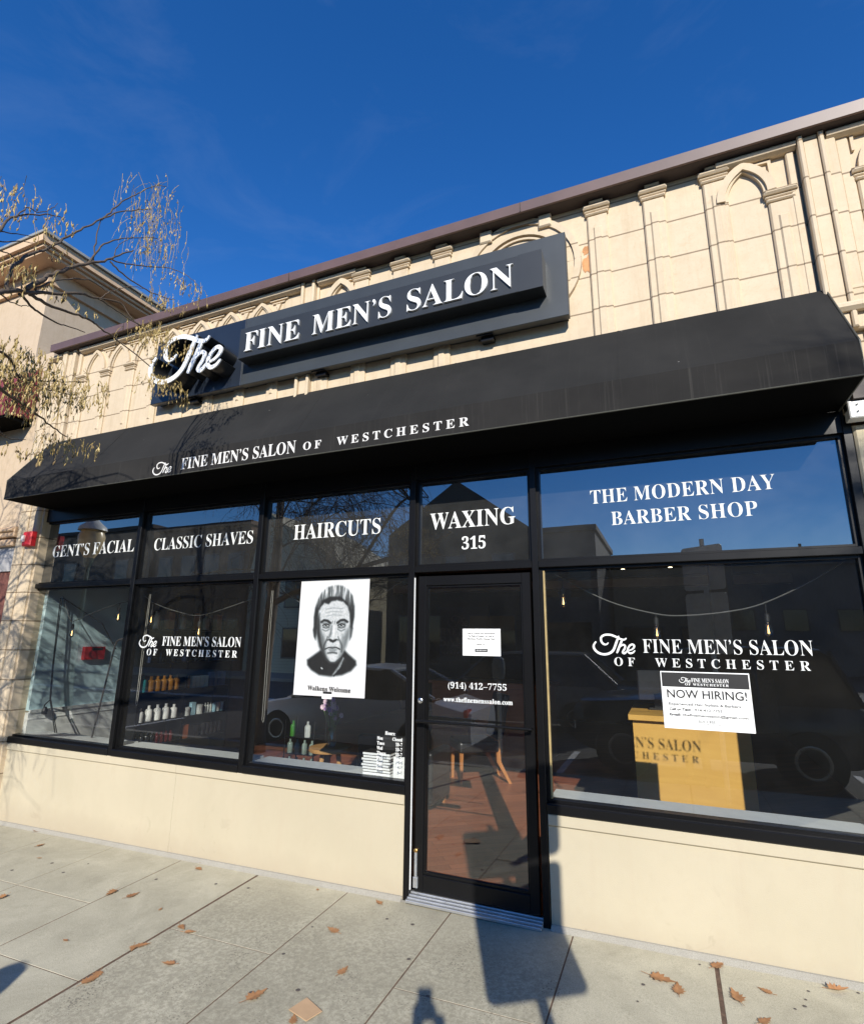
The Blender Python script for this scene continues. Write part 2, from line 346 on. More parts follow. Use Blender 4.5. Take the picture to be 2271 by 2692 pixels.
def smooth_by_angle(ob, ang=40):
    me = ob.data
    for p in me.polygons: p.use_smooth = True
    bm = bmesh.new(); bm.from_mesh(me)
    for e in bm.edges: e.smooth = not (len(e.link_faces) == 2 and e.calc_face_angle(0) > R_(ang))
    bm.to_mesh(me); bm.free(); return ob
def tag(o, label=None, cat=None, group=None, kind=None):
    if label: o['label'] = label
    if cat: o['category'] = cat
    if group: o['group'] = group
    if kind: o['kind'] = kind
    return o
def empty(name, loc, label, cat, group=None):
    o = bpy.data.objects.new(name, None); o.empty_display_size = .1; COL.objects.link(o); EMPTIES.append((o, Vector(loc)))
    return tag(o, label, cat, group)
EMPTIES = []      # their places are set at the end, children keep world coordinates

# ------------------------------------------------------------------ lettering
def mser(s):
    o = ''
    for ch in s:
        if 'A' <= ch <= 'Z': o += chr(0x1D400 + ord(ch) - 65)
        elif 'a' <= ch <= 'z': o += chr(0x1D41A + ord(ch) - 97)
        elif '0' <= ch <= '9': o += chr(0x1D7CE + ord(ch) - 48)
        else: o += ch
    return o
def text_pts(s, serif=True, thin=0.0, ext=0.0, spacing=1.0):
    c = bpy.data.curves.new('lettering', 'FONT'); c.body = mser(s) if serif else s; c.size = 1; c.offset = thin; c.extrude = ext
    c.space_character = spacing; c.resolution_u = 3
    o = bpy.data.objects.new('lettering', c); COL.objects.link(o)
    dg = bpy.context.evaluated_depsgraph_get(); me = bpy.data.meshes.new_from_object(o.evaluated_get(dg))
    vs = [v.co.copy() for v in me.vertices]; fs = [tuple(p.vertices) for p in me.polygons]
    bpy.data.objects.remove(o); bpy.data.curves.remove(c); bpy.data.meshes.remove(me)
    return vs, fs
def text(mb, s, x0, x1, z0, z1, y, thick=.0012, serif=True, thin=0.0, spacing=1.0, slope=0.0, ref=None, keepw=False):
    """adds lettering to a mesh: baseline z0, capital height up to z1, from x0 to x1 on the plane y"""
    vs, fs = text_pts(s, serif, thin, .05, spacing)
    rv, _ = text_pts(ref or 'H', serif, thin, 0, 1)
    h = max(v.y for v in rv); xa = min(v.x for v in vs); xb = max(v.x for v in vs); k = (x1 - x0) / (xb - xa); kz = (z1 - z0) / h
    if keepw: k = kz
    return mb.add([(x0 + (v.x - xa) * k, y - thick * (v.z + .05) / .1, z0 + v.y * kz + slope * (v.x - xa) * k) for v in vs], fs)
def build_words(mb, name, mat, parent, gap=.75):
    """one object per word or row: lettering split where the gap is wide"""
    par = list(range(len(mb.v)))
    def find(a):
        while par[a] != a: par[a] = par[par[a]]; a = par[a]
        return a
    for f in mb.f:
        r = find(f[0])
        for q in f[1:]: par[find(q)] = r
    isl = {}
    for i in range(len(mb.v)): isl.setdefault(find(i), []).append(i)
    B_ = [[min(mb.v[i][0] for i in q), max(mb.v[i][0] for i in q), min(mb.v[i][2] for i in q), max(mb.v[i][2] for i in q), q] for q in isl.values()]
    hmax = max(b[3] - b[2] for b in B_); rows = []
    for b in sorted(B_, key=lambda b: -(b[3] - b[2])):
        zc = (b[2] + b[3]) / 2
        for r in rows:
            if r[0] <= zc <= r[1]: r[2].append(b); break
        else: rows.append([b[2], b[3], [b]])
    for r in rows:
        h = r[1] - r[0]; cur = None; groups = []
        for b in sorted(r[2]):
            if cur is None or b[0] - cur[1] > gap * h: cur = [b[0], b[1], list(b[4])]; groups.append(cur)
            else: cur[1] = max(cur[1], b[1]); cur[2] += b[4]
        for g in groups:
            ix = {v: k for k, v in enumerate(g[2])}; m2 = MB(); m2.v = [mb.v[i] for i in g[2]]; m2.f = [tuple(ix[i] for i in f) for f in mb.f if f[0] in ix]; m2.build(name, mat, parent)
def catmull(p, n=6):
    out = []
    for i in range(len(p) - 1):
        a, b, c, d = p[max(i - 1, 0)], p[i], p[i + 1], p[min(i + 2, len(p) - 1)]
        for k in range(n):
            t = k / n
            out.append(tuple(.5 * (2 * b[j] + (c[j] - a[j]) * t + (2 * a[j] - 5 * b[j] + 4 * c[j] - d[j]) * t * t + (3 * b[j] - a[j] - 3 * c[j] + d[j]) * t ** 3) for j in range(len(b))))
    out.append(tuple(p[-1])); return out
# ------------------------------------------------------------------ measured places
BRANCHES=[(0.0175, 0.013, [[-0.727, -2.692, 3.09], [-0.815, -2.625, 3.164], [-0.961, -2.5, 3.293], [-1.055, -2.408, 3.388], [-1.147, -2.3, 3.477], [-1.202, -2.225, 3.534]]), (0.014, 0.004, [[-1.202, -2.225, 3.534], [-1.334, -2.0, 3.71], [-1.382, -1.883, 3.793], [-1.411, -1.767, 3.848], [-1.434, -1.609, 3.921], [-1.419, -1.525, 3.856], [-1.407, -1.45, 3.822]]), (0.018, 0.005, [[-1.151, -2.3, 3.492], [-1.268, -2.167, 3.683], [-1.356, -2.042, 3.846], [-1.435, -1.883, 4.026], [-1.47, -1.783, 4.124], [-1.497, -1.679, 4.229], [-1.513, -1.617, 4.311], [-1.528, -1.509, 4.437]]), (0.013, 0.004, [[-1.013, -2.45, 3.343], [-1.044, -2.442, 3.425], [-1.096, -2.408, 3.527], [-1.162, -2.35, 3.628], [-1.259, -2.25, 3.786], [-1.354, -2.125, 3.946], [-1.44, -2.0, 4.14], [-1.506, -1.875, 4.327], [-1.556, -1.75, 4.511], [-1.588, -1.625, 4.681], [-1.598, -1.5, 4.813], [-1.593, -1.375, 4.926]]), (0.008, 0.003, [[-1.556, -1.75, 4.511], [-1.575, -1.7, 4.6], [-1.604, -1.617, 4.765], [-1.623, -1.517, 4.926], [-1.629, -1.434, 5.053], [-1.628, -1.35, 5.168], [-1.615, -1.267, 5.243]]), (0.007, 0.004, [[-1.465, -1.8, 4.106], [-1.504, -1.792, 4.279], [-1.537, -1.767, 4.423], [-1.557, -1.742, 4.513]]), (0.009, 0.003, [[-1.452, -1.842, 4.073], [-1.485, -1.792, 4.195], [-1.523, -1.7, 4.355], [-1.544, -1.6, 4.47], [-1.55, -1.467, 4.585], [-1.539, -1.334, 4.68]]), (0.007, 0.002, [[-1.496, -1.679, 4.225], [-1.501, -1.584, 4.264], [-1.503, -1.459, 4.34], [-1.484, -1.267, 4.452], [-1.392, -1.2, 4.428], [-1.263, -1.2, 4.324], [-1.173, -1.2, 4.233]]), (0.008, 0.003, [[-1.494, -1.675, 4.214], [-1.487, -1.617, 4.182], [-1.475, -1.5, 4.161], [-1.459, -1.384, 4.161], [-1.442, -1.284, 4.175], [-1.427, -1.209, 4.2]]), (0.005, 0.002, [[-1.507, -1.65, 4.28], [-1.521, -1.634, 4.351], [-1.537, -1.592, 4.443], [-1.549, -1.509, 4.548]]), (0.008, 0.003, [[-1.196, -2.242, 3.542], [-1.276, -2.142, 3.673], [-1.343, -2.033, 3.788], [-1.414, -1.867, 3.921], [-1.431, -1.792, 3.952], [-1.438, -1.7, 3.948], [-1.438, -1.667, 3.944]]), (0.005, 0.002, [[-1.413, -1.758, 3.854], [-1.436, -1.7, 3.939], [-1.456, -1.617, 4.029], [-1.468, -1.509, 4.122], [-1.464, -1.417, 4.159]]), (0.013, 0.004, [[-1.163, -2.275, 3.484], [-1.224, -2.167, 3.515], [-1.285, -2.042, 3.565], [-1.333, -1.917, 3.616], [-1.36, -1.808, 3.641], [-1.365, -1.75, 3.628], [-1.372, -1.617, 3.616], [-1.349, -1.384, 3.541]]), (0.008, 0.003, [[-1.41, -1.767, 3.843], [-1.418, -1.667, 3.846], [-1.414, -1.517, 3.834], [-1.391, -1.334, 3.821]]), (0.01, 0.003, [[-1.101, -2.35, 3.419], [-1.142, -2.275, 3.412], [-1.174, -2.217, 3.416], [-1.231, -2.1, 3.438], [-1.277, -2.0, 3.478], [-1.324, -1.867, 3.529]]), (0.009, 0.003, [[-0.821, -2.541, 2.952], [-0.924, -2.419, 2.974], [-0.958, -2.351, 2.929], [-1.063, -2.21, 2.996], [-1.136, -2.095, 3.059], [-1.239, -1.879, 3.173]]), (0.007, 0.003, [[-0.952, -2.358, 2.922], [-1.057, -2.203, 2.958], [-1.139, -2.061, 3.013], [-1.2, -1.926, 3.065]]), (0.01, 0.003, [[-0.763, -2.541, 2.767], [-0.882, -2.399, 2.782], [-0.956, -2.297, 2.796], [-1.026, -2.176, 2.789], [-1.07, -2.081, 2.777], [-1.105, -1.993, 2.768]]), (0.006, 0.002, [[-0.717, -2.527, 2.583], [-0.755, -2.473, 2.555], [-0.815, -2.405, 2.575], [-0.9, -2.304, 2.614]]), (0.01, 0.003, [[-1.008, -2.55, 3.568], [-1.149, -2.45, 3.79], [-1.222, -2.383, 3.901], [-1.302, -2.292, 4.011], [-1.413, -2.133, 4.185], [-1.462, -2.033, 4.264]]), (0.006, 0.002, [[-1.0, -2.55, 3.54], [-1.055, -2.5, 3.598], [-1.185, -2.367, 3.742], [-1.279, -2.25, 3.857]]), (0.006, 0.002, [[-1.017, -2.55, 3.595], [-1.076, -2.5, 3.663], [-1.195, -2.375, 3.79], [-1.291, -2.25, 3.901]]), (0.005, 0.002, [[-1.211, -2.392, 3.88], [-1.311, -2.3, 4.055], [-1.364, -2.217, 4.114], [-1.412, -2.15, 4.202], [-1.473, -2.067, 4.338]]), (0.006, 0.002, [[-0.989, -2.55, 3.506], [-1.086, -2.45, 3.585], [-1.155, -2.358, 3.62]]), (0.005, 0.002, [[-0.958, -2.5, 3.283], [-1.019, -2.425, 3.305], [-1.081, -2.35, 3.349], [-1.141, -2.275, 3.408]])]
CLUSTERS=[([-1.923, -1.346, 5.314], [-1.362, -1.346, 5.103], [-1.816, -1.346, 4.759], 70, 0.3), ([-1.775, -1.35, 4.763], [-1.326, -1.35, 4.619], [-1.726, -1.35, 4.508], 34, 0.245), ([-1.624, -2.3, 4.275], [-1.086, -2.3, 4.078], [-1.551, -2.3, 4.04], 34, 0.114), ([-1.567, -2.033, 4.337], [-1.38, -2.033, 4.273], [-1.55, -2.033, 4.273], 5, 0.073), ([-1.565, -1.259, 4.252], [-1.325, -1.259, 4.188], [-1.549, -1.259, 4.161], 30, 0.11), ([-1.335, -1.2, 4.354], [-1.214, -1.2, 4.32], [-1.325, -1.2, 4.283], 16, 0.15), ([-1.239, -2.27, 3.161], [-0.899, -2.27, 3.089], [-1.144, -2.27, 2.844], 120, 0.132), ([-1.02, -2.419, 3.017], [-0.845, -2.419, 2.98], [-0.957, -2.419, 2.814], 50, 0.111), ([-1.346, -2.0, 3.182], [-1.054, -2.0, 3.126], [-1.306, -2.0, 3.028], 46, 0.113), ([-1.336, -1.85, 3.27], [-1.196, -1.85, 3.243], [-1.302, -1.85, 3.128], 20, 0.149), ([-1.265, -1.983, 2.799], [-0.964, -1.983, 2.757], [-1.257, -1.983, 2.766], 46, 0.126), ([-0.835, -2.443, 2.557], [-0.722, -2.443, 2.541], [-0.828, -2.443, 2.535], 12, 0.066), ([-1.645, -1.333, 3.971], [-1.181, -1.333, 3.86], [-1.613, -1.333, 3.801], 70, 0.14), ([-1.456, -1.272, 3.539], [-1.206, -1.272, 3.491], [-1.446, -1.272, 3.483], 34, 0.159), ([-1.131, -2.45, 3.553], [-1.013, -2.45, 3.518], [-1.1, -2.45, 3.455], 16, 0.126), ([-1.375, -2.263, 3.747], [-1.093, -2.263, 3.664], [-1.352, -2.263, 3.669], 14, 0.101), ([-1.484, -2.075, 4.024], [-1.284, -2.075, 3.962], [-1.47, -2.075, 3.973], 8, 0.094), ([-1.389, -2.108, 3.712], [-1.198, -2.108, 3.659], [-1.381, -2.108, 3.68], 6, 0.072), ([-1.172, -2.358, 3.156], [-0.854, -2.358, 3.086], [-1.162, -2.358, 3.124], 22, 0.059), ([-1.437, -1.933, 3.725], [-1.264, -1.933, 3.68], [-1.431, -1.933, 3.7], 5, 0.041)]
LEAVES=[[-3.801, -0.018], [-3.397, -0.235], [-3.116, -0.429], [-2.622, -0.981], [-1.965, -0.652], [-1.794, -0.615], [-1.697, -0.112], [-1.769, -0.003], [-1.12, -0.813], [-1.204, -1.089], [-1.178, -1.045], [-1.155, -1.384], [-1.152, -1.348], [-0.883, -1.126], [-0.243, -1.162], [-1.442, -0.689], [-1.661, -1.179], [-1.03, -0.834], [-0.132, -0.092], [-0.23, -0.496], [0.053, -0.828], [-0.63, -0.076], [0.038, -1.238], [1.631, -0.288], [1.701, -0.342], [1.962, -0.3], [2.099, -0.2], [2.432, -0.069], [1.902, -0.051], [2.066, -0.444]]
GUM=[[-3.07, -0.655], [-2.911, -0.451], [-2.618, -0.355], [-2.644, -0.537], [0.017, -0.256], [0.197, -0.259], [-0.369, -0.509], [-0.35, -0.812], [0.333, -0.6], [2.254, -0.259], [2.209, -0.298], [2.296, -0.123], [2.517, -0.051], [2.269, -0.202], [1.811, -0.074], [1.539, -0.365], [1.519, -0.513], [-1.112, -0.231], [-1.381, -0.264], [-1.861, -0.365]]
CARD=[[-0.018, -1.198], [0.011, -1.093], [0.137, -1.149], [0.107, -1.233]]
THE=[[(0.368, 0.295), (0.326, 0.253), (0.264, 0.251), (0.211, 0.294), (0.191, 0.355), (0.202, 0.432), (0.289, 0.487), (0.427, 0.491), (0.556, 0.445), (0.672, 0.386), (0.759, 0.372), (0.815, 0.411)], [(0.631, 0.467), (0.614, 0.415), (0.574, 0.324), (0.525, 0.201), (0.473, 0.101), (0.376, 0.027), (0.243, 0.0), (0.111, 0.035), (0.017, 0.123), (0.0, 0.223), (0.065, 0.318)], [(0.71, 0.377), (0.673, 0.286), (0.622, 0.175), (0.561, 0.035)], [(0.57, 0.076), (0.606, 0.151), (0.669, 0.221), (0.734, 0.245), (0.772, 0.215), (0.757, 0.153), (0.714, 0.086), (0.703, 0.052), (0.741, 0.032), (0.8, 0.08), (0.84, 0.136)], [(0.828, 0.106), (0.915, 0.126), (0.975, 0.176), (0.989, 0.227), (0.949, 0.257), (0.889, 0.231), (0.837, 0.158), (0.828, 0.09), (0.873, 0.04), (0.947, 0.055), (1.0, 0.109)]]
def script_the(mb, x0, z0, width, y, thick, bold=1.0):
    """the flowing word The as tapered pen strokes"""
    wd = [.050, .056, .052, .044, .044]
    for i, st in enumerate(THE):
        p = catmull(st, 5); n = len(p); ws = []
        for k in range(n):
            t = k / (n - 1); ws.append(wd[i] * bold * width * (.45 + .55 * min(1, 5 * t, 5 * (1 - t) + .25)))
        mb.strip([(x0 + a * width, z0 + b * width) for a, b in p], ws, y - thick - .0003 * i, y)
    return mb
def GZ(x, y): return .0187 * x + .018 * y      # the pavement falls to the left and towards the street

# ================================================================== ground
mb = MB(); JX = [-8.2, -7.43, -6.66, -5.89, -5.1, -4.3, -3.525, -2.754, -1.972, -1.198, -.412, .363, 1.136, 1.893, 2.67, 3.44, 4.21, 4.98, 5.75, 6.5, 7.27, 8.04, 8.81, 9.58]
CROSS = {6: [-.80, -2.3, -3.5], 7: [-.80, -2.35], 8: [-1.41, -2.9], 9: [-.84, -2.2, -3.4], 10: [-1.7, -3.1], 11: [-.85, -2.35], 12: [-1.62, -3.0], 13: [-1.5, -3.0]}
def slab(mb, x0, x1, y0, y1, top, dep=.08, b=.0012):
    z = lambda x, y: top(x, y)
    vs = [(x0, y0, z(x0, y0) - b), (x1, y0, z(x1, y0) - b), (x1, y1, z(x1, y1) - b), (x0, y1, z(x0, y1) - b),
          (x0 + b, y0 + b, z(x0, y0)), (x1 - b, y0 + b, z(x1, y0)), (x1 - b, y1 - b, z(x1, y1)), (x0 + b, y1 - b, z(x0, y1)),
          (x0, y0, z(x0, y0) - dep), (x1, y0, z(x1, y0) - dep), (x1, y1, z(x1, y1) - dep), (x0, y1, z(x0, y1) - dep)]
    mb.add(vs, [(4, 5, 6, 7), (0, 1, 5, 4), (1, 2, 6, 5), (2, 3, 7, 6), (3, 0, 4, 7), (8, 9, 1, 0), (9, 10, 2, 1), (10, 11, 3, 2), (11, 8, 0, 3)])
for i in range(len(JX) - 1):
    ga = .011 if i in (9, 13) else .0045; gb = .011 if i + 1 in (9, 13) else .0045
    ys = [.004] + CROSS.get(i, [-1.5 - .3 * (i % 3), -3.0]) + [-4.28]
    for k in range(len(ys) - 1):
        dz = random.uniform(-.0007, .0007)
        slab(mb, JX[i] + ga, JX[i + 1] - gb, ys[k + 1] + .0035, ys[k] - .0035, lambda x, y, d=dz: GZ(x, y) + d)
tag(mb.build('sidewalk', M['concrete']), kind='structure')
mb = MB(); mb.add([(-60, .3, GZ(-8, .3) - .0025), (-60, -4.3, GZ(-8, -4.3) - .0025), (-8.2, -4.3, GZ(-8.2, -4.3) - .0025), (6.5, -4.3, GZ(6.5, -4.3) - .0025), (60, -4.3, GZ(6.5, -4.3) - .0025), (60, .3, GZ(6.5, .3) - .0025), (6.5, .3, GZ(6.5, .3) - .0025), (-8.2, .3, GZ(-8.2, .3) - .0025)],
       [(7, 0, 1, 2), (6, 7, 2, 3), (5, 6, 3, 4)])
tag(mb.build('sidewalk_bed', M['joint']), kind='structure')
RZ = -.24
mb = MB(); mb.cbox(-60, 60, -4.45, -4.285, RZ, -.09, .015); tag(mb.build('kerb', M['kerbstone']), kind='structure')
mb = MB(); mb.box(-400, 400, -400, 400, -1.2, RZ); tag(mb.build('road', M['asphalt']), kind='structure')
mb = MB()
for x in (-9.5, -3.9, .05, 4.2, 9.8): mb.box(x, x + .1, -6.9, -4.7, RZ, RZ + .004)
mb.box(-60, 60, -11.15, -11.03, RZ, RZ + .004); mb.box(-60, 60, -11.4, -11.28, RZ, RZ + .004)
tag(mb.build('road_markings', M['paint_white']), kind='structure')
mb = MB(); mb.box(-60, 60, -21.0, -17.5, RZ, -.1); tag(mb.build('far_sidewalk', M['kerbstone']), kind='structure')

# ================================================================== salon building
B = empty('salon_building', (0, 0, 0), 'low cream terracotta shop building with black storefront under a brown roof edge', 'building')
WY = -.08       # face of the upper wall
BACK = 9.0
# --- masonry
mb = MB()
mb.box(-4.86, -4.50, WY, .30, 3.20, 4.9699); mb.box(-4.50, 2.875, WY, .30, 3.24, 4.9699); mb.box(2.875, 6.0, WY, .30, 3.06, 4.9699)
upper = mb.build('upper_wall', M['terracotta'], B)
def column(x, ztop, w=.085, cap=True, zb=3.70, half=0):
    mb = MB(); x0, x1 = x - w, x + w
    if half < 0: x0 = x
    if half > 0: x1 = x
    mb.cbox(x0 + .012, x1 - .012, WY - .024, WY, zb, ztop, .010)
    mb.cbox(x0 + .045, x1 - .045, WY - .034, WY - .020, zb + .16, ztop - .10, .02)
    if cap:
        mb.cbox(x0 + .002, x1 - .002, WY - .036, WY, ztop, ztop + .022, .008)
        mb.cbox(x0 - .004, x1 + .004, WY - .031, WY, ztop + .030, ztop + .046, .006)
        mb.cbox(x0 - .012, x1 + .012, WY - .052, WY, ztop + .05, ztop + .085, .012)
    return mb
def arch_path(xa, xb, zs, za):
    """pointed arch from (xa,zs) over the apex to (xb,zs)"""
    xm = (xa + xb) / 2; w = (xb - xa) / 2; h = za - zs; r = (w * w + h * h) / (2 * w)
    L = []
    for k in range(9):
        t = k / 8; a = math.asin(min(1, h / r)) * t; L.append((xa + r - r * math.cos(a), zs + r * math.sin(a)))
    return L + [(2 * xm - p[0], p[1]) for p in L[::-1][1:]]
# centre bay columns (evenly set), right-hand arch bay
CAPZ = 4.855
for x in (-.48, -.09, .30, 1.556, 1.95, 2.345): column(x, CAPZ, zb=3.6).build('column', M['terracotta'], upper)
for x in (-.48, -.09, .30, .69, 1.17, 1.556, 1.95, 2.345):      # little blocks over the capitals under the roof edge
    mb = MB(); mb.cbox(x - .05, x + .05, WY - .05, WY, 4.945 if x not in (.69, 1.17) else 4.86, 4.9695, .01); mb.build('capital_block', M['terracotta_plain'], upper)
for xa, xb in ((2.44, 2.60), (-.80, -.565)):
    xm = (xa + xb) / 2; w = .15
    mb = MB(); p = arch_path(xm - w, xm + w, 4.655, 4.895); mb.strip(p, .052, WY - .046, WY); q = arch_path(xm - w + .035, xm + w - .035, 4.655, 4.87); mb.strip(q, .020, WY - .028, WY)
    mb.xz([(xm + .05, 4.905), (xm + .17, 4.905), (xm + .17, 4.75), (xm + .155, 4.75), (xm + .15, 4.888), (xm + .05, 4.893)], WY - .02, WY)
    if xm > 0: mb.cbox(xm - w - .026, xm - w + .026, WY - .030, WY, 3.70, 4.66, .008)
    mb.build('pointed_arch', M['terracotta'], upper)
column(2.715, 4.57, zb=3.6).build('column', M['terracotta'], upper)
column(-.86, 4.57, zb=3.6).build('column', M['terracotta'], upper)
# pier strips at both ends of the centre bay
def strips(xs, name='pier_strip', zt=4.9695, zb=3.55):
    for x0, x1, d in xs:
        mb = MB(); mb.cbox(x0, x1, WY - d, WY, zb, zt, .008); mb.build(name, M['terracotta'], upper)
strips([(2.775, 2.825, .028), (2.838, 2.868, .085), (2.868, 2.955, .06), (2.955, 2.985, .078), (2.985, 3.05, .045), (3.05, 3.12, .022)])
strips([(-.985, -.955, .07), (-1.075, -.985, .045), (-1.105, -1.075, .07), (-.955, -.93, .025)])
# next bay to the right
column(3.20, 4.57, zb=3.85).build('column', M['terracotta'], upper)
mb = MB(); mb.strip(arch_path(3.17, 3.62, 4.655, 4.95), .05, WY - .03, WY); mb.strip(arch_path(3.21, 3.58, 4.655, 4.90), .02, WY - .018, WY)
mb.xz([(3.13, 4.93), (3.27, 4.93), (3.265, 4.915), (3.15, 4.915), (3.145, 4.80), (3.13, 4.80)], WY - .02, WY); mb.build('pointed_arch', M['terracotta'], upper)
# left arcade: seven narrow pointed arches
ACX = [-4.14 + .392 * k for k in range(8)]
for k, x in enumerate(ACX): column(x, 4.545, w=.075, zb=3.74).build('column', M['terracotta'], upper)
for k in range(7):
    xa, xb = ACX[k], ACX[k + 1]; mb = MB()
    mb.strip(arch_path(xa + .045, xb - .045, 4.625, 4.893), .036, WY - .028, WY)
    mb.strip(arch_path(xa + .082, xb - .082, 4.635, 4.868), .014, WY - .016, WY)
    mb.xz([(xb - .11, 4.905), (xb + .11, 4.905), (xb + .10, 4.892), (xb - .10, 4.892)], WY - .02, WY)
    mb.xz([(xb - .075, 4.875), (xb + .075, 4.875), (xb + .066, 4.864), (xb - .066, 4.864)], WY - .016, WY)
    mb.xz([(xb - .03, 4.85), (xb + .03, 4.85), (xb, 4.78)], WY - .02, WY)
    mb.build('pointed_arch', M['terracotta'], upper)
strips([(-4.76, -4.70, .02), (-4.62, -4.56, .03), (-4.47, -4.40, .075), (-4.40, -4.345, .05), (-4.32, -4.27, .06), (-4.245, -4.20, .03)], zb=3.21)
# round medallion half hidden by the sign
mb = MB(); ring = lambda r: [(  .955 + r * math.cos(2 * math.pi * k / 48), 4.515 + r * math.sin(2 * math.pi * k / 48)) for k in range(49)]
mb.strip(ring(.448), .05, WY - .035, WY); mb.strip(ring(.40), .07, WY - .018, WY); mb.strip(ring(.348), .026, WY - .032, WY); mb.strip(ring(.312), .016, WY - .018, WY)
mb.build('round_medallion', M['terracotta'], upper)
# rounded cornice moulding in three lengths, with joints
def mould(x0, x1):
    mb = MB(); x = x0
    while x < x1 - .01:
        xe = min(x + .62, x1)
        mb.yz([(WY, 4.915), (WY - .035, 4.912), (WY - .062, 4.925), (WY - .072, 4.945), (WY - .062, 4.962), (WY, 4.966)], x + .002, xe - .002); x = xe
    mb.build('cornice_moulding', M['terracotta_plain'], upper)
mould(2.36, 2.835); mould(3.0, 6.0); mould(-4.20, -1.11); mould(-.93, -.52); mould(-4.74, -4.50)
# weathered patches where the glaze has broken away
def patch(cx, cz, rx, rz, seed, y=WY - .003, par=upper):
    rnd = random.Random(seed); mb = MB()
    pl = [(cx + rx * math.cos(t) * rnd.uniform(.6, 1.1), cz + rz * math.sin(t) * rnd.uniform(.6, 1.1)) for t in [2 * math.pi * k / 14 for k in range(14)]]
    mb.xz(pl, y, WY + .01); mb.build('broken_patch', M['broken'], par)
patch(1.47, 4.46, .045, .085, 3); patch(1.46, 4.58, .03, .045, 5); patch(.30, 4.70, .09, .03, 8)
mb = MB(); mb.box(2.88, 3.35, WY - .010, WY + .01, 3.715, 3.80); mb.build('broken_patch', M['broken'], upper)
mb = MB(); mb.cbox(2.86, 6, WY - .10, WY, 3.655, 3.715, .02); mb.cbox(2.86, 6, WY - .05, WY, 3.80, 3.845, .015); mb.build('string_course', M['terracotta_plain'], upper)
mb = MB()
for a in ((2.90, 3.04, 3.625, 3.65), (3.02, 3.04, 3.30, 3.65), (2.88, 2.905, 3.30, 3.65)): mb.cbox(a[0], a[1], WY - .02, WY, a[2], a[3], .005)
mb.build('panel_moulding', M['terracotta_plain'], upper)
# roof edge
mb = MB(); mb.yz([(-.215, 4.972), (-.22, 5.055), (-.19, 5.063), (.5, 5.07), (.5, 4.981), (-.195, 4.981), (-.195, 4.972)], -4.62, 6.0)
cop = mb.build('roof_coping', M['coping'], B)
for x in (-3.4, -1.2, 1.0, 3.2): MB().box(x, x + .006, -.2215, -.21, 4.974, 5.056).build('coping_joint', M['soffit'], cop)
mb = MB(); mb.box(-4.6, 6.0, -.193, .3, 4.9705, 4.9805); mb.build('roof_soffit', M['soffit'], B)
mb = MB(); mb.box(-4.86, 6, .3, BACK + .3, 4.2, 4.3); mb.build('roof', M['soffit'], B)
# piers beside the storefront
mb = MB(); mb.cbox(-4.855, -4.70, -.075, .3, -.3, 3.199, .01); mb.cbox(-4.695, -4.53, -.068, .3, -.3, 3.199, .02); mb.box(-4.53, -4.50, -.03, .3, -.3, 3.199); mb.build('left_pier', M['terracotta_low'], B)
mb = MB(); mb.cbox(2.905, 3.7, -.02, .3, -.3, 2.985, .012); mb.build('right_pier', M['stucco'], B)
# low stucco walls under the windows
def bulkhead(x0, x1):
    mb = MB(); mb.box(x0, x1, .012, .12, -.3, .583); mb.cbox(x0, x1, .0, .12, .587, .654, .006); mb.box(x0, x1, .02, .12, .58, .59)
    w = mb.build('bulkhead_wall', M['stucco'], B)
    mb = MB(); mb.add([(x0, -.028, GZ(x0, 0) + .001), (x1, -.028, GZ(x1, 0) + .001), (x1, .0, GZ(x1, 0) + .022), (x0, .0, GZ(x0, 0) + .022), (x1, .02, GZ(x1, 0) + .024), (x0, .02, GZ(x0, 0) + .024), (x1, .02, -.3), (x0, .02, -.3), (x0, -.028, -.3), (x1, -.028, -.3)],
                       [(0, 1, 2, 3), (3, 2, 4, 5), (0, 8, 9, 1), (5, 4, 6, 7)]); mb.build('cement_fillet', M['kerbstone'], w)
bulkhead(-4.50, -.004); bulkhead(1.004, 2.905)
# --- storefront frame of black aluminium
FR = [(-4.60, -4.545), (-3.03, -2.98), (-1.505, -1.455), (0, .045), (.955, 1.0), (2.858, 2.905)]
mb = MB()
for i, (a, b) in enumerate(FR):
    z0 = -.02 if i in (3, 4) else .655
    mb.cbox(a, b, 0, .12, z0, 3.30, .003)
for i in range(5):
    a, b = FR[i][1] + .0005, FR[i + 1][0] - .0005
    mb.cbox(a, b, .002, .12, 2.22, 2.266, .003); mb.box(a, b, .004, .12, 2.955, 3.30)
    if i != 3: mb.cbox(a, b, -.008, .12, .655, .714, .006)
# glazing stops, one step back
for i in range(5):
    a, b = FR[i][1], FR[i + 1][0]
    for (z0, z1) in ((2.266, 2.955), (.714, 2.22)):
        if i == 3 and z0 < 1: continue
        s = .022
        mb.box(a + .0003, a + s, .034, .10, z0 + .0003, z1 - .0003); mb.box(b - s, b - .0003, .034, .10, z0 + .0003, z1 - .0003)
        mb.box(a + s + .0003, b - s - .0003, .035, .10, z0 + .0003, z0 + .018); mb.box(a + s + .0003, b - s - .0003, .035, .10, z1 - .018, z1 - .0003)
frame = mb.build('storefront_frame', M['frame'], B)
mb = MB(); mb.box(1.0225, 1.034, .04, .055, .735, 2.2); mb.build('window_gasket', M['goldtape'], frame)
GY = .06
def pane(name, x0, x1, z0, z1, mat): 
    mb = MB(); mb.add([(x0, GY, z0), (x1, GY, z0), (x1, GY, z1), (x0, GY, z1)], [(0, 1, 2, 3)]); return mb.build(name, mat, B)
DW = {}; TW = {}
for i in range(5):
    a, b = FR[i][1] + .02, FR[i + 1][0] - .02
    TW[i] = pane('transom_window', a, b, 2.28, 2.94, M['glass_top'])
    if i != 3: DW[i] = pane('display_window', a, b, .73, 2.205, M['glass'])
LY = GY - .0015
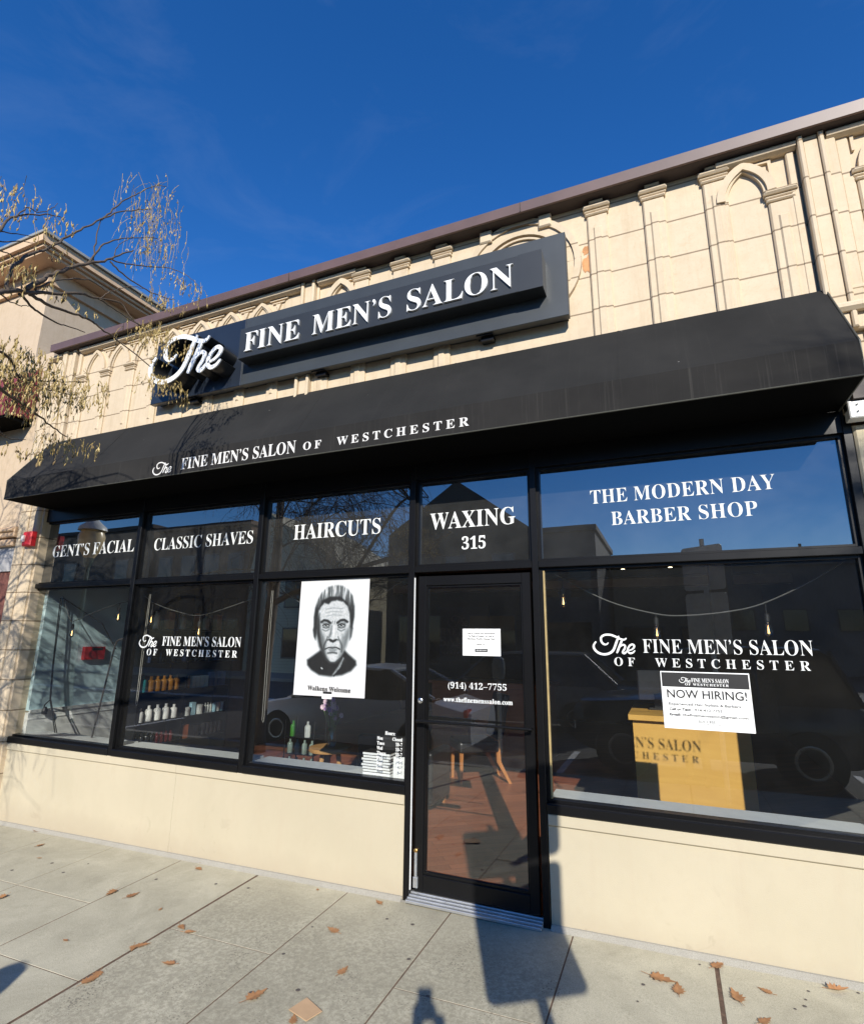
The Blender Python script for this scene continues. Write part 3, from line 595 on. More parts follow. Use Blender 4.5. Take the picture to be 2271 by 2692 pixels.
def lett(par, fn, mat=None):
    mb = MB(); fn(mb); build_words(mb, 'window_lettering', mat or M['vinyl'], par, .22)
lett(TW[0], lambda m: text(m, 'GENT’S FACIAL', -4.385, -3.12, 2.562, 2.688, LY, thin=-.006))
lett(TW[1], lambda m: text(m, 'CLASSIC SHAVES', -2.835, -1.60, 2.555, 2.672, LY, thin=-.009))
lett(TW[2], lambda m: text(m, 'HAIRCUTS', -1.15, -.29, 2.558, 2.687, LY, thin=-.006))
def wx(m):
    text(m, 'WAXING', .15, .832, 2.557, 2.685, LY, thin=-.004); text(m, '315', .412, .600, 2.388, 2.486, LY, ref='1')
lett(TW[3], wx)
def md(m):
    text(m, 'THE MODERN DAY', 1.372, 2.488, 2.656, 2.752, LY, thin=-.009, spacing=1.03); text(m, 'BARBER SHOP', 1.502, 2.374, 2.495, 2.588, LY, thin=-.009, spacing=1.03)
lett(TW[4], md)
def p2(m):
    script_the(m, -2.868, 1.622, .225, LY, .001, 1.0); text(m, 'FINE MEN’S SALON', -2.57, -1.632, 1.641, 1.724, LY, thin=-.008); text(m, 'OF  WESTCHESTER', -2.755, -1.665, 1.551, 1.609, LY, spacing=1.55, thin=-.004)
lett(DW[1], p2)
def p5(m):
    script_the(m, 1.338, 1.638, .255, LY, .001, 1.0); text(m, 'FINE MEN’S SALON', 1.642, 2.560, 1.652, 1.736, LY, thin=-.009); text(m, 'OF  WESTCHESTER', 1.462, 2.535, 1.568, 1.620, LY, spacing=1.7, thin=-.006)
lett(DW[4], p5)
def hours(m):
    text(m, 'Hours:', -.196, -.112, 1.030, 1.054, LY, thin=.006)
    for k, (d, t) in enumerate((('Mon', 'Closed'), ('Tues', '10–7'), ('Wed', '10–7'), ('Thurs', '10–7'), ('Fri', '10–6'), ('Sat', '9–4'), ('Sun', '9–4'))):
        z = .992 - .0345 * k; text(m, d, -.262, -.262 + .0138 * len(d) + .006, z, z + .023, LY, thin=.006); text(m, t, -.053 - .0135 * len(t), -.053, z, z + .023, LY, thin=.006)
lett(DW[2], hours)
# --- the door
mb = MB()
mb.cbox(.072, .134, .028, .075, .062, 2.192, .003); mb.cbox(.871, .933, .028, .075, .062, 2.192, .003)
mb.cbox(.1343, .8707, .0285, .075, 2.120, 2.1915, .003); mb.cbox(.1343, .8707, .0285, .075, .0625, .165, .003)
for a in ((.1343, .146, .1653, 2.1197), (.859, .8707, .1653, 2.1197)): mb.box(a[0], a[1], .040, .070, a[2], a[3])
mb.box(.1463, .8587, .041, .070, .1653, .180); mb.box(.1463, .8587, .041, .070, 2.106, 2.1197)
door = mb.build('door', M['frame'], B)
mb = MB(); mb.add([(.14, GY, .17), (.865, GY, .17), (.865, GY, 2.115), (.14, GY, 2.115)], [(0, 1, 2, 3)]); mb.build('door_glass', M['glass'], door)
def dl(m):
    text(m, '(914) 412–7755', .304, .738, 1.381, 1.425, LY, ref='1', thin=-.008); text(m, 'www.thefinemenssalon.com', .269, .779, 1.289, 1.321, LY, ref='h', thin=.0)
lett(door, dl)
mb = MB(); mb.tube([(.10, -.035, 1.156), (.45, -.035, 1.156), (.93, -.035, 1.154)], [.013, .009, .009], 10); mb.tube([(.10, -.035, 1.156), (.10, .03, 1.156)], .010, 8); mb.tube([(.915, -.035, 1.154), (.915, .03, 1.154)], .010, 8)
mb.cbox(.145, .49, .075, .115, 1.125, 1.178, .004)
smooth_by_angle(mb.build('push_bar', M['frame'], door))
mb = MB(); mb.lathe([(.019, .0), (.019, .010), (.014, .014), (.006, .0145), (.005, .010)], (.103, .028, 1.288), 18, 'y'); smooth_by_angle(mb.build('door_lock', M['lockmetal'], door))
mb = MB(); mb.lathe([(.014, 0), (.014, .012), (.009, .016)], (.085, .027, .31), 14, 'y'); mb.build('pivot_cap', M['brass'], door)
mb = MB(); mb.cbox(.076, .094, .012, .028, .09, .30, .004); mb.cbox(.070, .102, .008, .028, .085, .15, .004); mb.build('door_pivot', M['steel'], door)
mb = MB(); mb.box(.047, .052, .006, .02, .07, 2.18); mb.build('weather_strip', M['white'], door)
mb = MB()
for k in range(4): mb.cbox(.046, .954, -.055 + .028 * k, -.055 + .028 * k + .026, .015, .033 + .007 * k, .003)
mb.build('door_threshold', M['steel'], B)
mb = MB(); mb.add([(-.02, -.085, -.012), (1.02, -.085, .012), (1.02, .1, .022), (-.02, .1, .022), (-.02, -.085, -.1), (1.02, -.085, -.1), (-.02, .1, -.1), (1.02, .1, -.1)], [(0, 1, 2, 3), (0, 4, 5, 1), (0, 3, 6, 4), (1, 5, 7, 2)]); mb.build('door_step', M['kerbstone'], B)
# --- the room behind the glass
tag(MB().box(-4.45, 3.6, .10, BACK, -.05, .03).build('floor', M['planks']), kind='structure')
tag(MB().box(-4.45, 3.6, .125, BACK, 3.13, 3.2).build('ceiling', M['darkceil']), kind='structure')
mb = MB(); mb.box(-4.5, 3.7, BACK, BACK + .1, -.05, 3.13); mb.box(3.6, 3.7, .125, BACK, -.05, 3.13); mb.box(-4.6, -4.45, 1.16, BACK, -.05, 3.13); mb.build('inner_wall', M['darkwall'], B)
mb = MB(); mb.box(-4.6, -4.45, .125, 1.16, .95, 3.13); iw = mb.build('blue_side_wall', M['bluewall'], B)
mb = MB(); mb.box(-4.6, -4.443, .125, 1.16, .03, .93); mb.cbox(-4.45, -4.43, .126, 1.161, .925, .957, .004); mb.box(-4.443, -4.436, .13, 1.155, .86, .87)
for a in ((.36, 1.04, .50, .515), (.36, .375, .14, .50), (1.025, 1.04, .14, .50), (.39, 1.01, .475, .485), (.39, .40, .14, .475), (1.0, 1.01, .14, .475)): mb.box(-4.443, -4.432, a[0], a[1], a[2], a[3])
mb.build('wainscot', M['wainscot'], B)
for i in (0, 1, 2, 4):
    a, b = FR[i][1] + .0, FR[i + 1][0] - .0
    mb = MB(); mb.cbox(a + .003, b - .003, .101, .32, .66, .7285, .004); mb.build('window_ledge', M['ledge'], B)
mb = MB(); mb.box(-3.2, 3.6, 6.0, 6.2, 2.62, 2.76); mb.build('ceiling_beam', M['beam'], B)
mb = MB(); mb.box(2.35, 2.62, 4.2, 4.5, .03, 3.13); mb.build('square_post', M['darkwall'], B)
# ================================================================== awning
A = empty('awning', (-.8, -.3, 3.1), 'long black fabric awning with white lettering over the storefront', 'awning')
XL, XR = -4.41, 2.857
F1, F2, W1, B1 = (-.50, 3.290), (-.50, 3.088), (WY - .052, 3.836), (-.002, 3.09)
mb = MB()
mb.add([(XL, W1[0], W1[1]), (XR, W1[0], W1[1]), (XR, F1[0], F1[1]), (XL, F1[0], F1[1]), (XL, W1[0], 3.12), (XR, W1[0], 3.12), (XL, F1[0], 3.12), (XR, F1[0], 3.12)], [(0, 3, 2, 1)])
# canvas with gentle sag between the hidden ribs
n = 44; m2 = 8; vs = []; fs = []
for i in range(n + 1):
    for j in range(m2 + 1):
        t = i / n; u = j / m2; x = XL + (XR - XL) * t
        sag = .009 * math.sin(t * math.pi * 6) ** 2 * math.sin(u * math.pi) + .004 * noise.noise(Vector((x * 2.5, u * 2, 0))) * math.sin(u * math.pi)
        vs.append((x, W1[0] + (F1[0] - W1[0]) * u, W1[1] + (F1[1] - W1[1]) * u - sag))
for i in range(n):
    for j in range(m2): q = i * (m2 + 1) + j; fs.append((q, q + 1, q + m2 + 2, q + m2 + 1))
mb2 = MB(); mb2.add(vs, fs); mb2.box(XL, XR, W1[0], WY - .0005, W1[1] - .03, W1[1] - .001); mb2.add([(XL, W1[0], W1[1]), (XL, F1[0], F1[1]), (XL, F1[0], 3.095), (XL, W1[0], 3.095)], [(0, 1, 2, 3)]); mb2.add([(XR, W1[0], W1[1]), (XR, F1[0], F1[1]), (XR, F1[0], 3.095), (XR, W1[0], 3.095)], [(3, 2, 1, 0)])
mb2.build('canopy', M['canvas'], A)
mb = MB(); mb.box(XL + .001, XR - .001, F2[0] - .003, F2[0] + .006, F2[1], F1[1] + .002); mb.build('valance', M['valance'], A)
mb = MB(); mb.box(XL + .004, XR - .004, F2[0] + .006, -.001, 3.090, 3.094); mb.build('underside', M['canvas_in'], A)
for k in range(1, 6):      # stitched seams over the ribs
    x = XL + (XR - XL) * k / 6; MB().add([(x - .006, W1[0] - .001, W1[1] + .0012), (x + .006, W1[0] - .001, W1[1] + .0012), (x + .006, F1[0] - .001, F1[1] + .0012), (x - .006, F1[0] - .001, F1[1] + .0012), (x - .006, W1[0], W1[1] - .002), (x + .006, W1[0], W1[1] - .002), (x + .006, F1[0], F1[1] - .002), (x - .006, F1[0], F1[1] - .002)], [(0, 1, 2, 3), (0, 3, 7, 4), (1, 5, 6, 2)]).build('canopy_seam', M['canvas'], A)
mb = MB()
for x in (XL, XR): mb.tube([(x, W1[0] - .004, W1[1]), (x, F1[0] - .004, F1[1]), (x, F2[0] - .004, F2[1] + .004), (x, -.002, 3.090)], .0055, 6)
mb.tube([(XL, F2[0] - .004, F2[1] + .003), (XR, F2[0] - .004, F2[1] + .003)], .004, 6)
mb.build('edge_piping', M['piping'], A)
mb = MB(); AY = F2[0] - .0035
script_the(mb, -2.29, 3.112, .222, AY, .0012, .85)
text(mb, 'FINE MEN’S SALON', -1.955, -.755, 3.128, 3.228, AY, thin=-.004); text(mb, 'OF  WESTCHESTER', -.685, .670, 3.137, 3.200, AY, spacing=1.55)
build_words(mb, 'awning_lettering', M['vinylgrey'], A, .22)
# ================================================================== sign
S = empty('shop_sign', (-.75, -.2, 4.0), 'long dark grey sign board with raised white letters on the upper wall', 'sign')
SY = -.20
mb = MB(); mb.cbox(-1.678, 1.328, SY, SY + .06, 4.005, 4.70, .004); mb.box(-1.66, 1.31, SY + .06, WY + .02, 4.03, 4.68); mb.build('backing_panel', M['signpanel'], S)
mb = MB(); mb.cbox(-2.838, -1.681, SY, SY + .06, 4.005, 4.70, .004); mb.box(-2.82, -1.69, SY + .06, WY + .02, 4.03, 4.68)
tag(mb.build('backing_panel', simple('blue black sign panel', (.016, .022, .034), .3, var=.1, scale=2), S), 'blue black left panel of the sign')
BYF = -.335
mb = MB(); mb.cbox(-1.605, 1.175, BYF, SY - .0005, 4.19, 4.492, .003); mb.box(1.0, 1.177, BYF - .0025, BYF + .01, 4.188, 4.494); mb.build('raceway_box', M['signbox'], S)
mb = MB(); text(mb, 'FINE', -1.530, -.930, 4.240, 4.425, BYF - .0005, thick=.016, thin=-.010); text(mb, 'MEN’S', -.795, -.038, 4.240, 4.425, BYF - .0005, thick=.016, thin=-.010); text(mb, 'SALON', .105, .966, 4.240, 4.425, BYF - .0005, thick=.016, thin=-.010)
build_words(mb, 'raised_letters', M['white'], S, .4)
mb = MB(); script_the(mb, -2.66, 4.10, .90, -.375, .012); mb.build('script_word', M['white'], S)
mb = MB(); script_the(mb, -2.66, 4.10, .90, SY - .001, .172, 1.0); mb.build('script_return', M['signreturn'], S)
for x in (-2.38, -.90, .62):
    mb = MB(); mb.box(x, x + .13, SY + .02, SY + .09, 3.995, 4.004); mb.box(x + .03, x + .13, SY + .05, SY + .11, 3.965, 3.995); mb.build('sign_bracket', M['frame'], S)
# ================================================================== fire alarm strobe on the pier
t = empty('fire_alarm', (-4.575, -.075, 2.70), 'small red fire alarm strobe fixed to the cream pier', 'fire alarm')
mb = MB(); mb.cbox(-4.655, -4.51, -.125, -.066, 2.675, 2.835, .012); mb.build('alarm_body', M['red'], t)
mb = MB(); mb.cbox(-4.640, -4.605, -.150, -.125, 2.72, 2.79, .008); mb.build('strobe_lens', M['redlens'], t)
mb = MB(); text(mb, 'FIRE', -.0, .05, 0, .014, 0, serif=False)
mb.v = [(-4.575 + v[1] * .9, -.1262 + v[1] - v[1], 2.78 - v[0]) for v in mb.v]
mb.build('alarm_lettering', M['white'], t)
# ================================================================== papers on the glass
PY = GY - .003
def sheet(name, x0, x1, z0, z1, label, cat, tilt=0):
    t = empty(name, ((x0 + x1) / 2, PY, z0), label, cat); return t
P = sheet('portrait_poster', -1.04, -.38, 1.275, 2.198, 'large white poster with a grey drawn portrait of a man, hung in the window', 'poster')
def sm(a, b, x):
    t = min(1, max(0, (x - a) / (b - a))); return t * t * (3 - 2 * t)
def portrait_grid(nx, ny):
    """tone of a pencil portrait of a plain, lined man's face on an nx by ny sheet; u to the right, v downwards"""
    U, V = np.meshgrid(np.linspace(0, 1, nx + 1), np.linspace(0, 1, ny + 1)); A = 1.39      # the sheet is taller than wide
    rs = np.random.RandomState(3)
    def smooth_noise(kx, ky):
        g = rs.rand(ky + 2, kx + 2); x = U * kx; y = V * ky; i = x.astype(int); j = y.astype(int); fx_, fy_ = x - i, y - j
        i = np.clip(i, 0, kx); j = np.clip(j, 0, ky); return (g[j, i] * (1 - fx_) + g[j, i + 1] * fx_) * (1 - fy_) + (g[j + 1, i] * (1 - fx_) + g[j + 1, i + 1] * fx_) * fy_
    G = np.full(U.shape, .90)
    def ss(a, b, x): t = np.clip((x - a) / (b - a), 0, 1); return t * t * (3 - 2 * t)
    def poly(pts, soft):
        """soft mask of a polygon: 1 inside, fading over soft"""
        soft = soft * 1.35
        d = np.full(U.shape, 9.0); ins = np.zeros(U.shape, bool); n = len(pts)
        for k in range(n):
            (x0, y0), (x1, y1) = pts[k], pts[(k + 1) % n]; y0 *= A; y1 *= A; ex, ey = x1 - x0, y1 - y0; px, py = U - x0, V * A - y0
            t = np.clip((px * ex + py * ey) / (ex * ex + ey * ey + 1e-12), 0, 1); d = np.minimum(d, np.hypot(px - t * ex, py - t * ey))
            c = ((y0 > V * A) != (y1 > V * A)) & (U < (x1 - x0) * (V * A - y0) / (y1 - y0 + 1e-12) + x0); ins ^= c
        s = np.where(ins, d, -d); return ss(-soft, soft, s)
    def line(pts, w, soft=.6):
        d = np.full(U.shape, 9.0)
        for (x0, y0), (x1, y1) in zip(pts, pts[1:]):
            y0, y1 = y0 * A, y1 * A; ex, ey = x1 - x0, y1 - y0; t = np.clip(((U - x0) * ex + (V * A - y0) * ey) / (ex * ex + ey * ey), 0, 1); d = np.minimum(d, np.hypot(U - x0 - t * ex, V * A - y0 - t * ey))
        return 1 - ss(w * (1 - soft), w * (1 + soft), d)
    def over(c, a): nonlocal G; G = G * (1 - a) + c * a
    grain = smooth_noise(90, 120) - .5; streak = smooth_noise(70, 14); strand = smooth_noise(120, 10)
    # coat and neck
    over(.07 + .03 * grain, poly([(.17, .70), (.25, .665), (.36, .615), (.44, .62), (.60, .63), (.68, .605), (.76, .65), (.86, .70), (.87, .735), (.80, .785), (.68, .82), (.52, .835), (.36, .825), (.24, .785), (.18, .745)], .016))
    over(.05, poly([(.37, .54), (.66, .55), (.65, .68), (.54, .73), (.42, .70)], .02))
    over(.62 + .2 * grain, poly([(.685, .67), (.71, .69), (.66, .76), (.57, .825), (.545, .82), (.62, .75)], .010) * .85)
    over(.02, line([(.70, .69), (.66, .76), (.57, .83)], .008)); over(.75, line([(.385, .765), (.40, .772)], .008))
    # ears
    over(.16, poly([(.245, .40), (.225, .44), (.245, .50), (.275, .53), (.29, .40)], .012)); over(.30, poly([(.775, .40), (.80, .43), (.785, .50), (.76, .53), (.75, .40)], .012))
    # hair, swept back and up in strands
    hair = poly([(.235, .43), (.225, .33), (.235, .25), (.27, .17), (.32, .11), (.40, .065), (.50, .05), (.61, .055), (.70, .09), (.77, .15), (.805, .24), (.81, .33), (.79, .43), (.74, .42), (.70, .25), (.30, .27), (.29, .43)], .012)
    up = ss(.30, .10, V); over(.14 + .22 * up + .50 * up * ss(.35, .75, strand) + .08 * grain, hair)
    # face
    face = poly([(.285, .36), (.295, .285), (.325, .235), (.37, .205), (.43, .215), (.47, .195), (.55, .185), (.64, .20), (.705, .235), (.74, .30), (.755, .39), (.745, .48), (.72, .56), (.68, .635), (.625, .69), (.565, .72), (.49, .715), (.425, .675), (.365, .61), (.32, .54), (.295, .46)], .012)
    over(np.clip(.79 + .14 * grain, 0, 1), face)
    over(.09, poly([(.31, .24), (.37, .20), (.43, .215), (.47, .19), (.55, .18), (.64, .195), (.71, .235), (.69, .205), (.60, .155), (.45, .15), (.33, .185)], .012))
    over(.10, poly([(.275, .34), (.305, .30), (.325, .37), (.335, .45), (.37, .54), (.40, .60), (.455, .675), (.50, .72), (.42, .69), (.33, .58), (.28, .47)], .022) * .93)      # shaded side
    over(.34, poly([(.76, .40), (.755, .50), (.715, .585), (.66, .665), (.60, .71), (.63, .655), (.665, .56), (.70, .46)], .028) * .75)
    over(.36, poly([(.345, .45), (.40, .50), (.425, .57), (.43, .63), (.39, .60), (.35, .53)], .025) * .8); over(.42, poly([(.655, .48), (.70, .50), (.66, .60), (.63, .60)], .025) * .6)
    for y, s in ((.255, .5), (.285, .4), (.315, .35)): over(.45, line([(.40, y + .006), (.50, y - .004), (.64, y + .004)], .006, .9) * s)
    # brows, eyes, bags
    over(.08, line([(.345, .372), (.38, .357), (.43, .362), (.475, .382)], .015) * .95); over(.08, line([(.575, .380), (.62, .360), (.67, .357), (.715, .374)], .015) * .95)
    over(.25, poly([(.36, .375), (.47, .382), (.465, .425), (.375, .42)], .018) * .75); over(.25, poly([(.58, .382), (.695, .375), (.69, .418), (.59, .425)], .018) * .7)
    for cx in (.415, .635):
        over(.80, poly([(cx - .045, .403), (cx, .391), (cx + .045, .403), (cx, .414)], .005)); over(.05, ((U - cx) ** 2 + ((V - .401) * A) ** 2 < .0165 ** 2) * 1.0); over(.85, ((U - cx - .005) ** 2 + ((V - .398) * A) ** 2 < .005 ** 2) * 1.0)
        over(.05, line([(cx - .052, .404), (cx, .389), (cx + .05, .402)], .006)); over(.28, line([(cx - .045, .418), (cx, .428), (cx + .048, .417)], .006) * .8); over(.36, line([(cx - .05, .437), (cx, .452), (cx + .05, .436)], .008, .9) * .7)
    over(.30, line([(.505, .365), (.500, .385)], .006) * .7); over(.30, line([(.535, .365), (.538, .385)], .006) * .6)
    # nose, folds, mouth, chin
    over(.30, poly([(.49, .40), (.505, .41), (.50, .48), (.465, .525), (.455, .505), (.48, .46)], .014) * .75); over(.92, line([(.53, .41), (.532, .50)], .012, .9) * .55)
    over(.10, poly([(.452, .522), (.49, .518), (.525, .528), (.565, .518), (.60, .522), (.565, .54), (.53, .552), (.49, .542)], .007)); over(.35, line([(.445, .50), (.44, .52), (.455, .532)], .008)); over(.35, line([(.598, .50), (.61, .52), (.598, .532)], .008) * .8)
    over(.22, line([(.435, .53), (.405, .575), (.40, .62)], .012, .9) * .8); over(.26, line([(.62, .53), (.655, .575), (.655, .625)], .012, .9) * .75)
    over(.06, line([(.425, .606), (.47, .592), (.525, .596), (.58, .591), (.63, .606)], .0075)); over(.38, poly([(.44, .60), (.50, .582), (.56, .582), (.62, .60), (.53, .596)], .008) * .7); over(.40, poly([(.455, .606), (.53, .602), (.605, .606), (.565, .625), (.49, .625)], .008) * .6); over(.18, line([(.465, .640), (.53, .634), (.59, .640)], .011, .9) * .8)
    over(.86, poly([(.48, .65), (.58, .65), (.57, .69), (.50, .69)], .02) * .45); over(.20, line([(.44, .69), (.51, .722), (.58, .72), (.64, .685)], .012, .9) * .8)
    G = G + .05 * (streak - .5) * (G < .8)
    return np.clip(G, .03, .93)
nx, nz_ = 150, 208
TONE = portrait_grid(nx, nz_)
vs = []; fs = []; cols = []
def pp(u, v):   # sheet hung a little crooked
    return (-1.033 + .662 * u - .012 * v, PY - .0012 - .003 * math.sin(u * 5) * v, 2.192 + .008 * u - .918 * v - .006 * u * v)
for j in range(nz_ + 1):
    for i in range(nx + 1):
        u, v = i / nx, j / nz_; vs.append(pp(u, v)); cols.append(float(TONE[j, i]))
for j in range(nz_):
    for i in range(nx): q = j * (nx + 1) + i; fs.append((q, q + nx + 1, q + nx + 2, q + 1))
m, nt, b = newmat('pencil portrait print'); at = nd(nt, 'Attribute', attribute_name='tone')
nt.links.new(at.outputs['Color'], b.inputs['Base Color']); b.inputs['Roughness'].default_value = .7
mb = MB(); mb.add(vs, fs); o = mb.build('poster_sheet', m, P)
ca = o.data.color_attributes.new('tone', 'FLOAT_COLOR', 'POINT')
for i, g in enumerate(cols): g = min(1, g / .90); l = .60 * g ** 2.2 + .004; k = min(1, 4 * g * (1 - g)); ca.data[i].color = (l * (1 - .10 * k), l, l * (1 + .02 * k), 1)      # print ink: display tone to reflectance, faintly cool
mb = MB(); text(mb, 'Walkens Welcome', -.905, -.505, 1.318, 1.351, PY - .0068, thin=.010, slope=-.01, ref='W'); build_words(mb, 'caption', M['inkgrey'], P, 2.5)
mb = MB(); mb.box(-.755, -.675, PY - .010, PY - .0075, 1.296, 1.312); mb.build('black_strip', M['ink'], P)
mb = MB(); mb.box(-.763, -.672, PY - .009, PY - .0074, 1.258, 1.294); mb.build('paper_tab', M['paper'], P)
N_ = sheet('door_notice', .42, .702, 1.612, 1.80, 'small white notice of grey text taped to the door glass', 'notice')
mb = MB(); mb.cbox(.418, .702, PY - .002, PY, 1.611, 1.800, .001); mb.build('notice_sheet', M['paper'], N_)
mb = MB()
for k, s in enumerate(('This is a Stress Free Environment!', 'No Talk of Politics, No Talk of', 'Elections. Positive Energy Only.')): w = .104 - (.008 * (k == 1)); text(mb, s, .56 - w, .56 + w, 1.762 - .019 * k, 1.773 - .019 * k, PY - .0021, thin=.012)
text(mb, 'Thank You,', .525, .592, 1.685, 1.695, PY - .0021, thin=.012); build_words(mb, 'notice_text', M['inkgrey'], N_, 2.5)
mb = MB(); mb.box(.512, .606, PY - .0035, PY - .0021, 1.638, 1.660); mb.build('notice_logo', M['inkgrey'], N_)
mb = MB(); text(mb, 'FINE MEN’S SALON', .522, .597, 1.645, 1.653, PY - .0036); mb.build('notice_logo_text', M['paper'], N_)
H = sheet('hiring_poster', 1.733, 2.22, 1.209, 1.542, 'white hiring poster with a black header band, stuck on the window', 'poster')
mb = MB(); mb.cbox(1.732, 2.220, PY - .002, PY, 1.208, 1.543, .001); mb.build('poster_sheet', M['paper'], H)
mb = MB(); mb.box(1.738, 2.214, PY - .0032, PY - .0021, 1.452, 1.537); mb.build('header_band', M['ink'], H)
mb = MB(); script_the(mb, 1.838, 1.478, .062, PY - .0033, .0006, .9); text(mb, 'FINE MEN’S SALON', 1.905, 2.108, 1.483, 1.506, PY - .0033, thin=-.004); text(mb, 'OF WESTCHESTER', 1.868, 2.106, 1.463, 1.476, PY - .0033, spacing=1.3); build_words(mb, 'header_lettering', M['paper'], H, 2.5)
mb = MB(); text(mb, 'NOW HIRING!', 1.762, 2.196, 1.388, 1.436, PY - .0022, serif=False, thin=.014); build_words(mb, 'headline', M['ink'], H, 2.5)
mb = MB(); text(mb, 'Experienced Hair Stylists & Barbers', 1.768, 2.158, 1.345, 1.360, PY - .0022, serif=False, thin=.014)
text(mb, 'Call or Text:', 1.768, 1.890, 1.314, 1.329, PY - .0022, serif=False, thin=.034); text(mb, '914-412-7755', 1.908, 2.058, 1.314, 1.329, PY - .0022, serif=False, thin=.014)
text(mb, 'Email:', 1.768, 1.830, 1.283, 1.298, PY - .0022, serif=False, thin=.034); text(mb, 'thefinemenssalon@gmail.com', 1.840, 2.190, 1.283, 1.298, PY - .0022, serif=False, thin=.014)
text(mb, 'SUCCESS', 1.925, 2.015, 1.250, 1.263, PY - .0022, serif=False, thin=.01); text(mb, 'FAVORS THE WELL GROOMED', 1.898, 2.045, 1.240, 1.245, PY - .0022, serif=False); build_words(mb, 'poster_text', M['inkgrey'], H, 2.5)
# ================================================================== inside the shop
t = empty('counter', (1.9, 1.9, .03), 'honey wood reception counter behind the right window', 'counter')
mb = MB(); mb.cbox(1.455, 2.335, 1.45, 2.35, .03, 1.07, .002); mb.build('counter_body', M['oak'], t)
mb = MB(); mb.cbox(1.425, 2.365, 1.40, 2.40, 1.071, 1.115, .003); mb.build('counter_top', M['oak'], t)
t = empty('monitor', (1.74, 1.85, 1.115), 'grey computer screen standing on the wood counter', 'monitor')
mb = MB(); mb.obox((1.66, 1.9, 1.33), (.16, .06, 0), (-.006, .016, 0), (0, 0, .13)); mb.build('screen_shell', simple('grey plastic', (.22, .24, .25), .5), t)
mb = MB(); mb.box(1.63, 1.69, 1.87, 1.93, 1.135, 1.25); mb.cbox(1.58, 1.76, 1.82, 2.0, 1.116, 1.135, .004); mb.build('screen_stand', M['cable'], t)
def leather_chair(cx, cy, rot, label):
    t = empty('side_chair', (cx, cy, .03), label, 'chair', None); c, s = math.cos(rot), math.sin(rot)
    def tr(m, nm, mat, bev=0):
        m.v = [(cx + x * c - y * s, cy + x * s + y * c, z + .03) for x, y, z in m.v]; o = m.build(nm, mat, t)
        if bev: md = o.modifiers.new('bevel', 'BEVEL'); md.width = bev; md.segments = 3
        return o
    tr(MB().box(-.26, .26, -.26, .24, .36, .49), 'seat', M['leather'], .03)
    tr(MB().yz([(.22, .50), (.30, .50), (.40, 1.02), (.33, 1.03)], -.24, .24), 'backrest', M['leather'], .02)
    for x in (-.235, .19): tr(MB().add([(x, -.25, .36), (x + .045, -.25, .36), (x + .045, -.205, .36), (x, -.205, .36), (x + .006, -.245, 0), (x + .036, -.245, 0), (x + .036, -.215, 0), (x + .006, -.215, 0)], [(0, 1, 2, 3), (4, 7, 6, 5), (0, 4, 5, 1), (1, 5, 6, 2), (2, 6, 7, 3), (3, 7, 4, 0)]), 'leg', M['chairwood'])
    for x in (-.235, .19): tr(MB().yz([(.19, .50), (.25, .50), (.27, .25), (.40, 0), (.365, 0), (.215, .25)], x, x + .04), 'leg', M['chairwood'])
    return t
leather_chair(-.55, 3.15, R_(-55), 'black leather chair with wood legs seen through the door')
t = empty('armchair', (-.95, 1.75, .03), 'black padded armchair behind the hours lettering', 'armchair')
o = MB().obox((-.93, 1.60, .40), (.36, .03, 0), (-.01, .06, 0), (0, 0, .345)).build('backrest', M['leather'], t); md = o.modifiers.new('bevel', 'BEVEL'); md.width = .03; md.segments = 3
for x in (-1.27, -.60):
    o = MB().box(x, x + .1, 1.68, 2.2, .1, .60).build('armrest', M['leather'], t); md = o.modifiers.new('bevel', 'BEVEL'); md.width = .03; md.segments = 3
o = MB().box(-1.165, -.605, 1.68, 2.2, .12, .45).build('seat', M['leather'], t)
for x in (-1.24, -.58):
    for y in (1.62, 2.12): MB().box(x, x + .04, y, y + .04, .03, .12).build('leg', M['chairwood'], t)
t = empty('stool_table', (-1.58, 1.42, .03), 'small round wooden stool table holding a flower vase', 'stool')
mb = MB(); mb.lathe([(.17, .545), (.215, .552), (.22, .57), (.215, .588), (.19, .590), (.0, .585)], (-1.55, 1.42, .03), 28); smooth_by_angle(mb.build('table_top', M['stoolwood'], t))
for k in range(3):
    a = 2 * math.pi * k / 3 - 1.9; MB().tube([(-1.55 + .09 * math.cos(a), 1.42 + .09 * math.sin(a), .575), (-1.55 + .17 * math.cos(a), 1.42 + .17 * math.sin(a), .03)], [.026, .018], 10).build('leg', M['stoolwood'], t)
t = empty('flower_vase', (-1.52, 1.40, .62), 'glass vase of pink and purple flowers on the wooden stool', 'vase')
mb = MB(); mb.lathe([(.035, 0), (.048, .05), (.045, .10), (.022, .16), (.026, .19)], (-1.52, 1.40, .621), 16); smooth_by_angle(mb.build('vase', M['clearglass'], t))
rnd = random.Random(4); ms, mp, mu, ml = MB(), MB(), MB(), MB()
for k in range(24):
    hx, hy, hz = -1.55 + rnd.gauss(0, .05), 1.40 + rnd.gauss(0, .05), 1.02 + rnd.gauss(0, .055); ms.tube([(-1.52, 1.40, .68), ((hx - 1.52) / 2, (hy + 1.4) / 2, .86), (hx, hy, hz)], .003, 5)
    for q in range(7):
        a = 2 * math.pi * q / 7; tgt = mp if k % 3 else mu; u = Vector((math.cos(a), -.45, math.sin(a))) * .030; w = Vector((-math.sin(a), 0, math.cos(a))) * .014
        p = Vector((hx, hy, hz)); tgt.add([p, p + u * .6 + w, p + u, p + u * .6 - w], [(0, 1, 2, 3)])
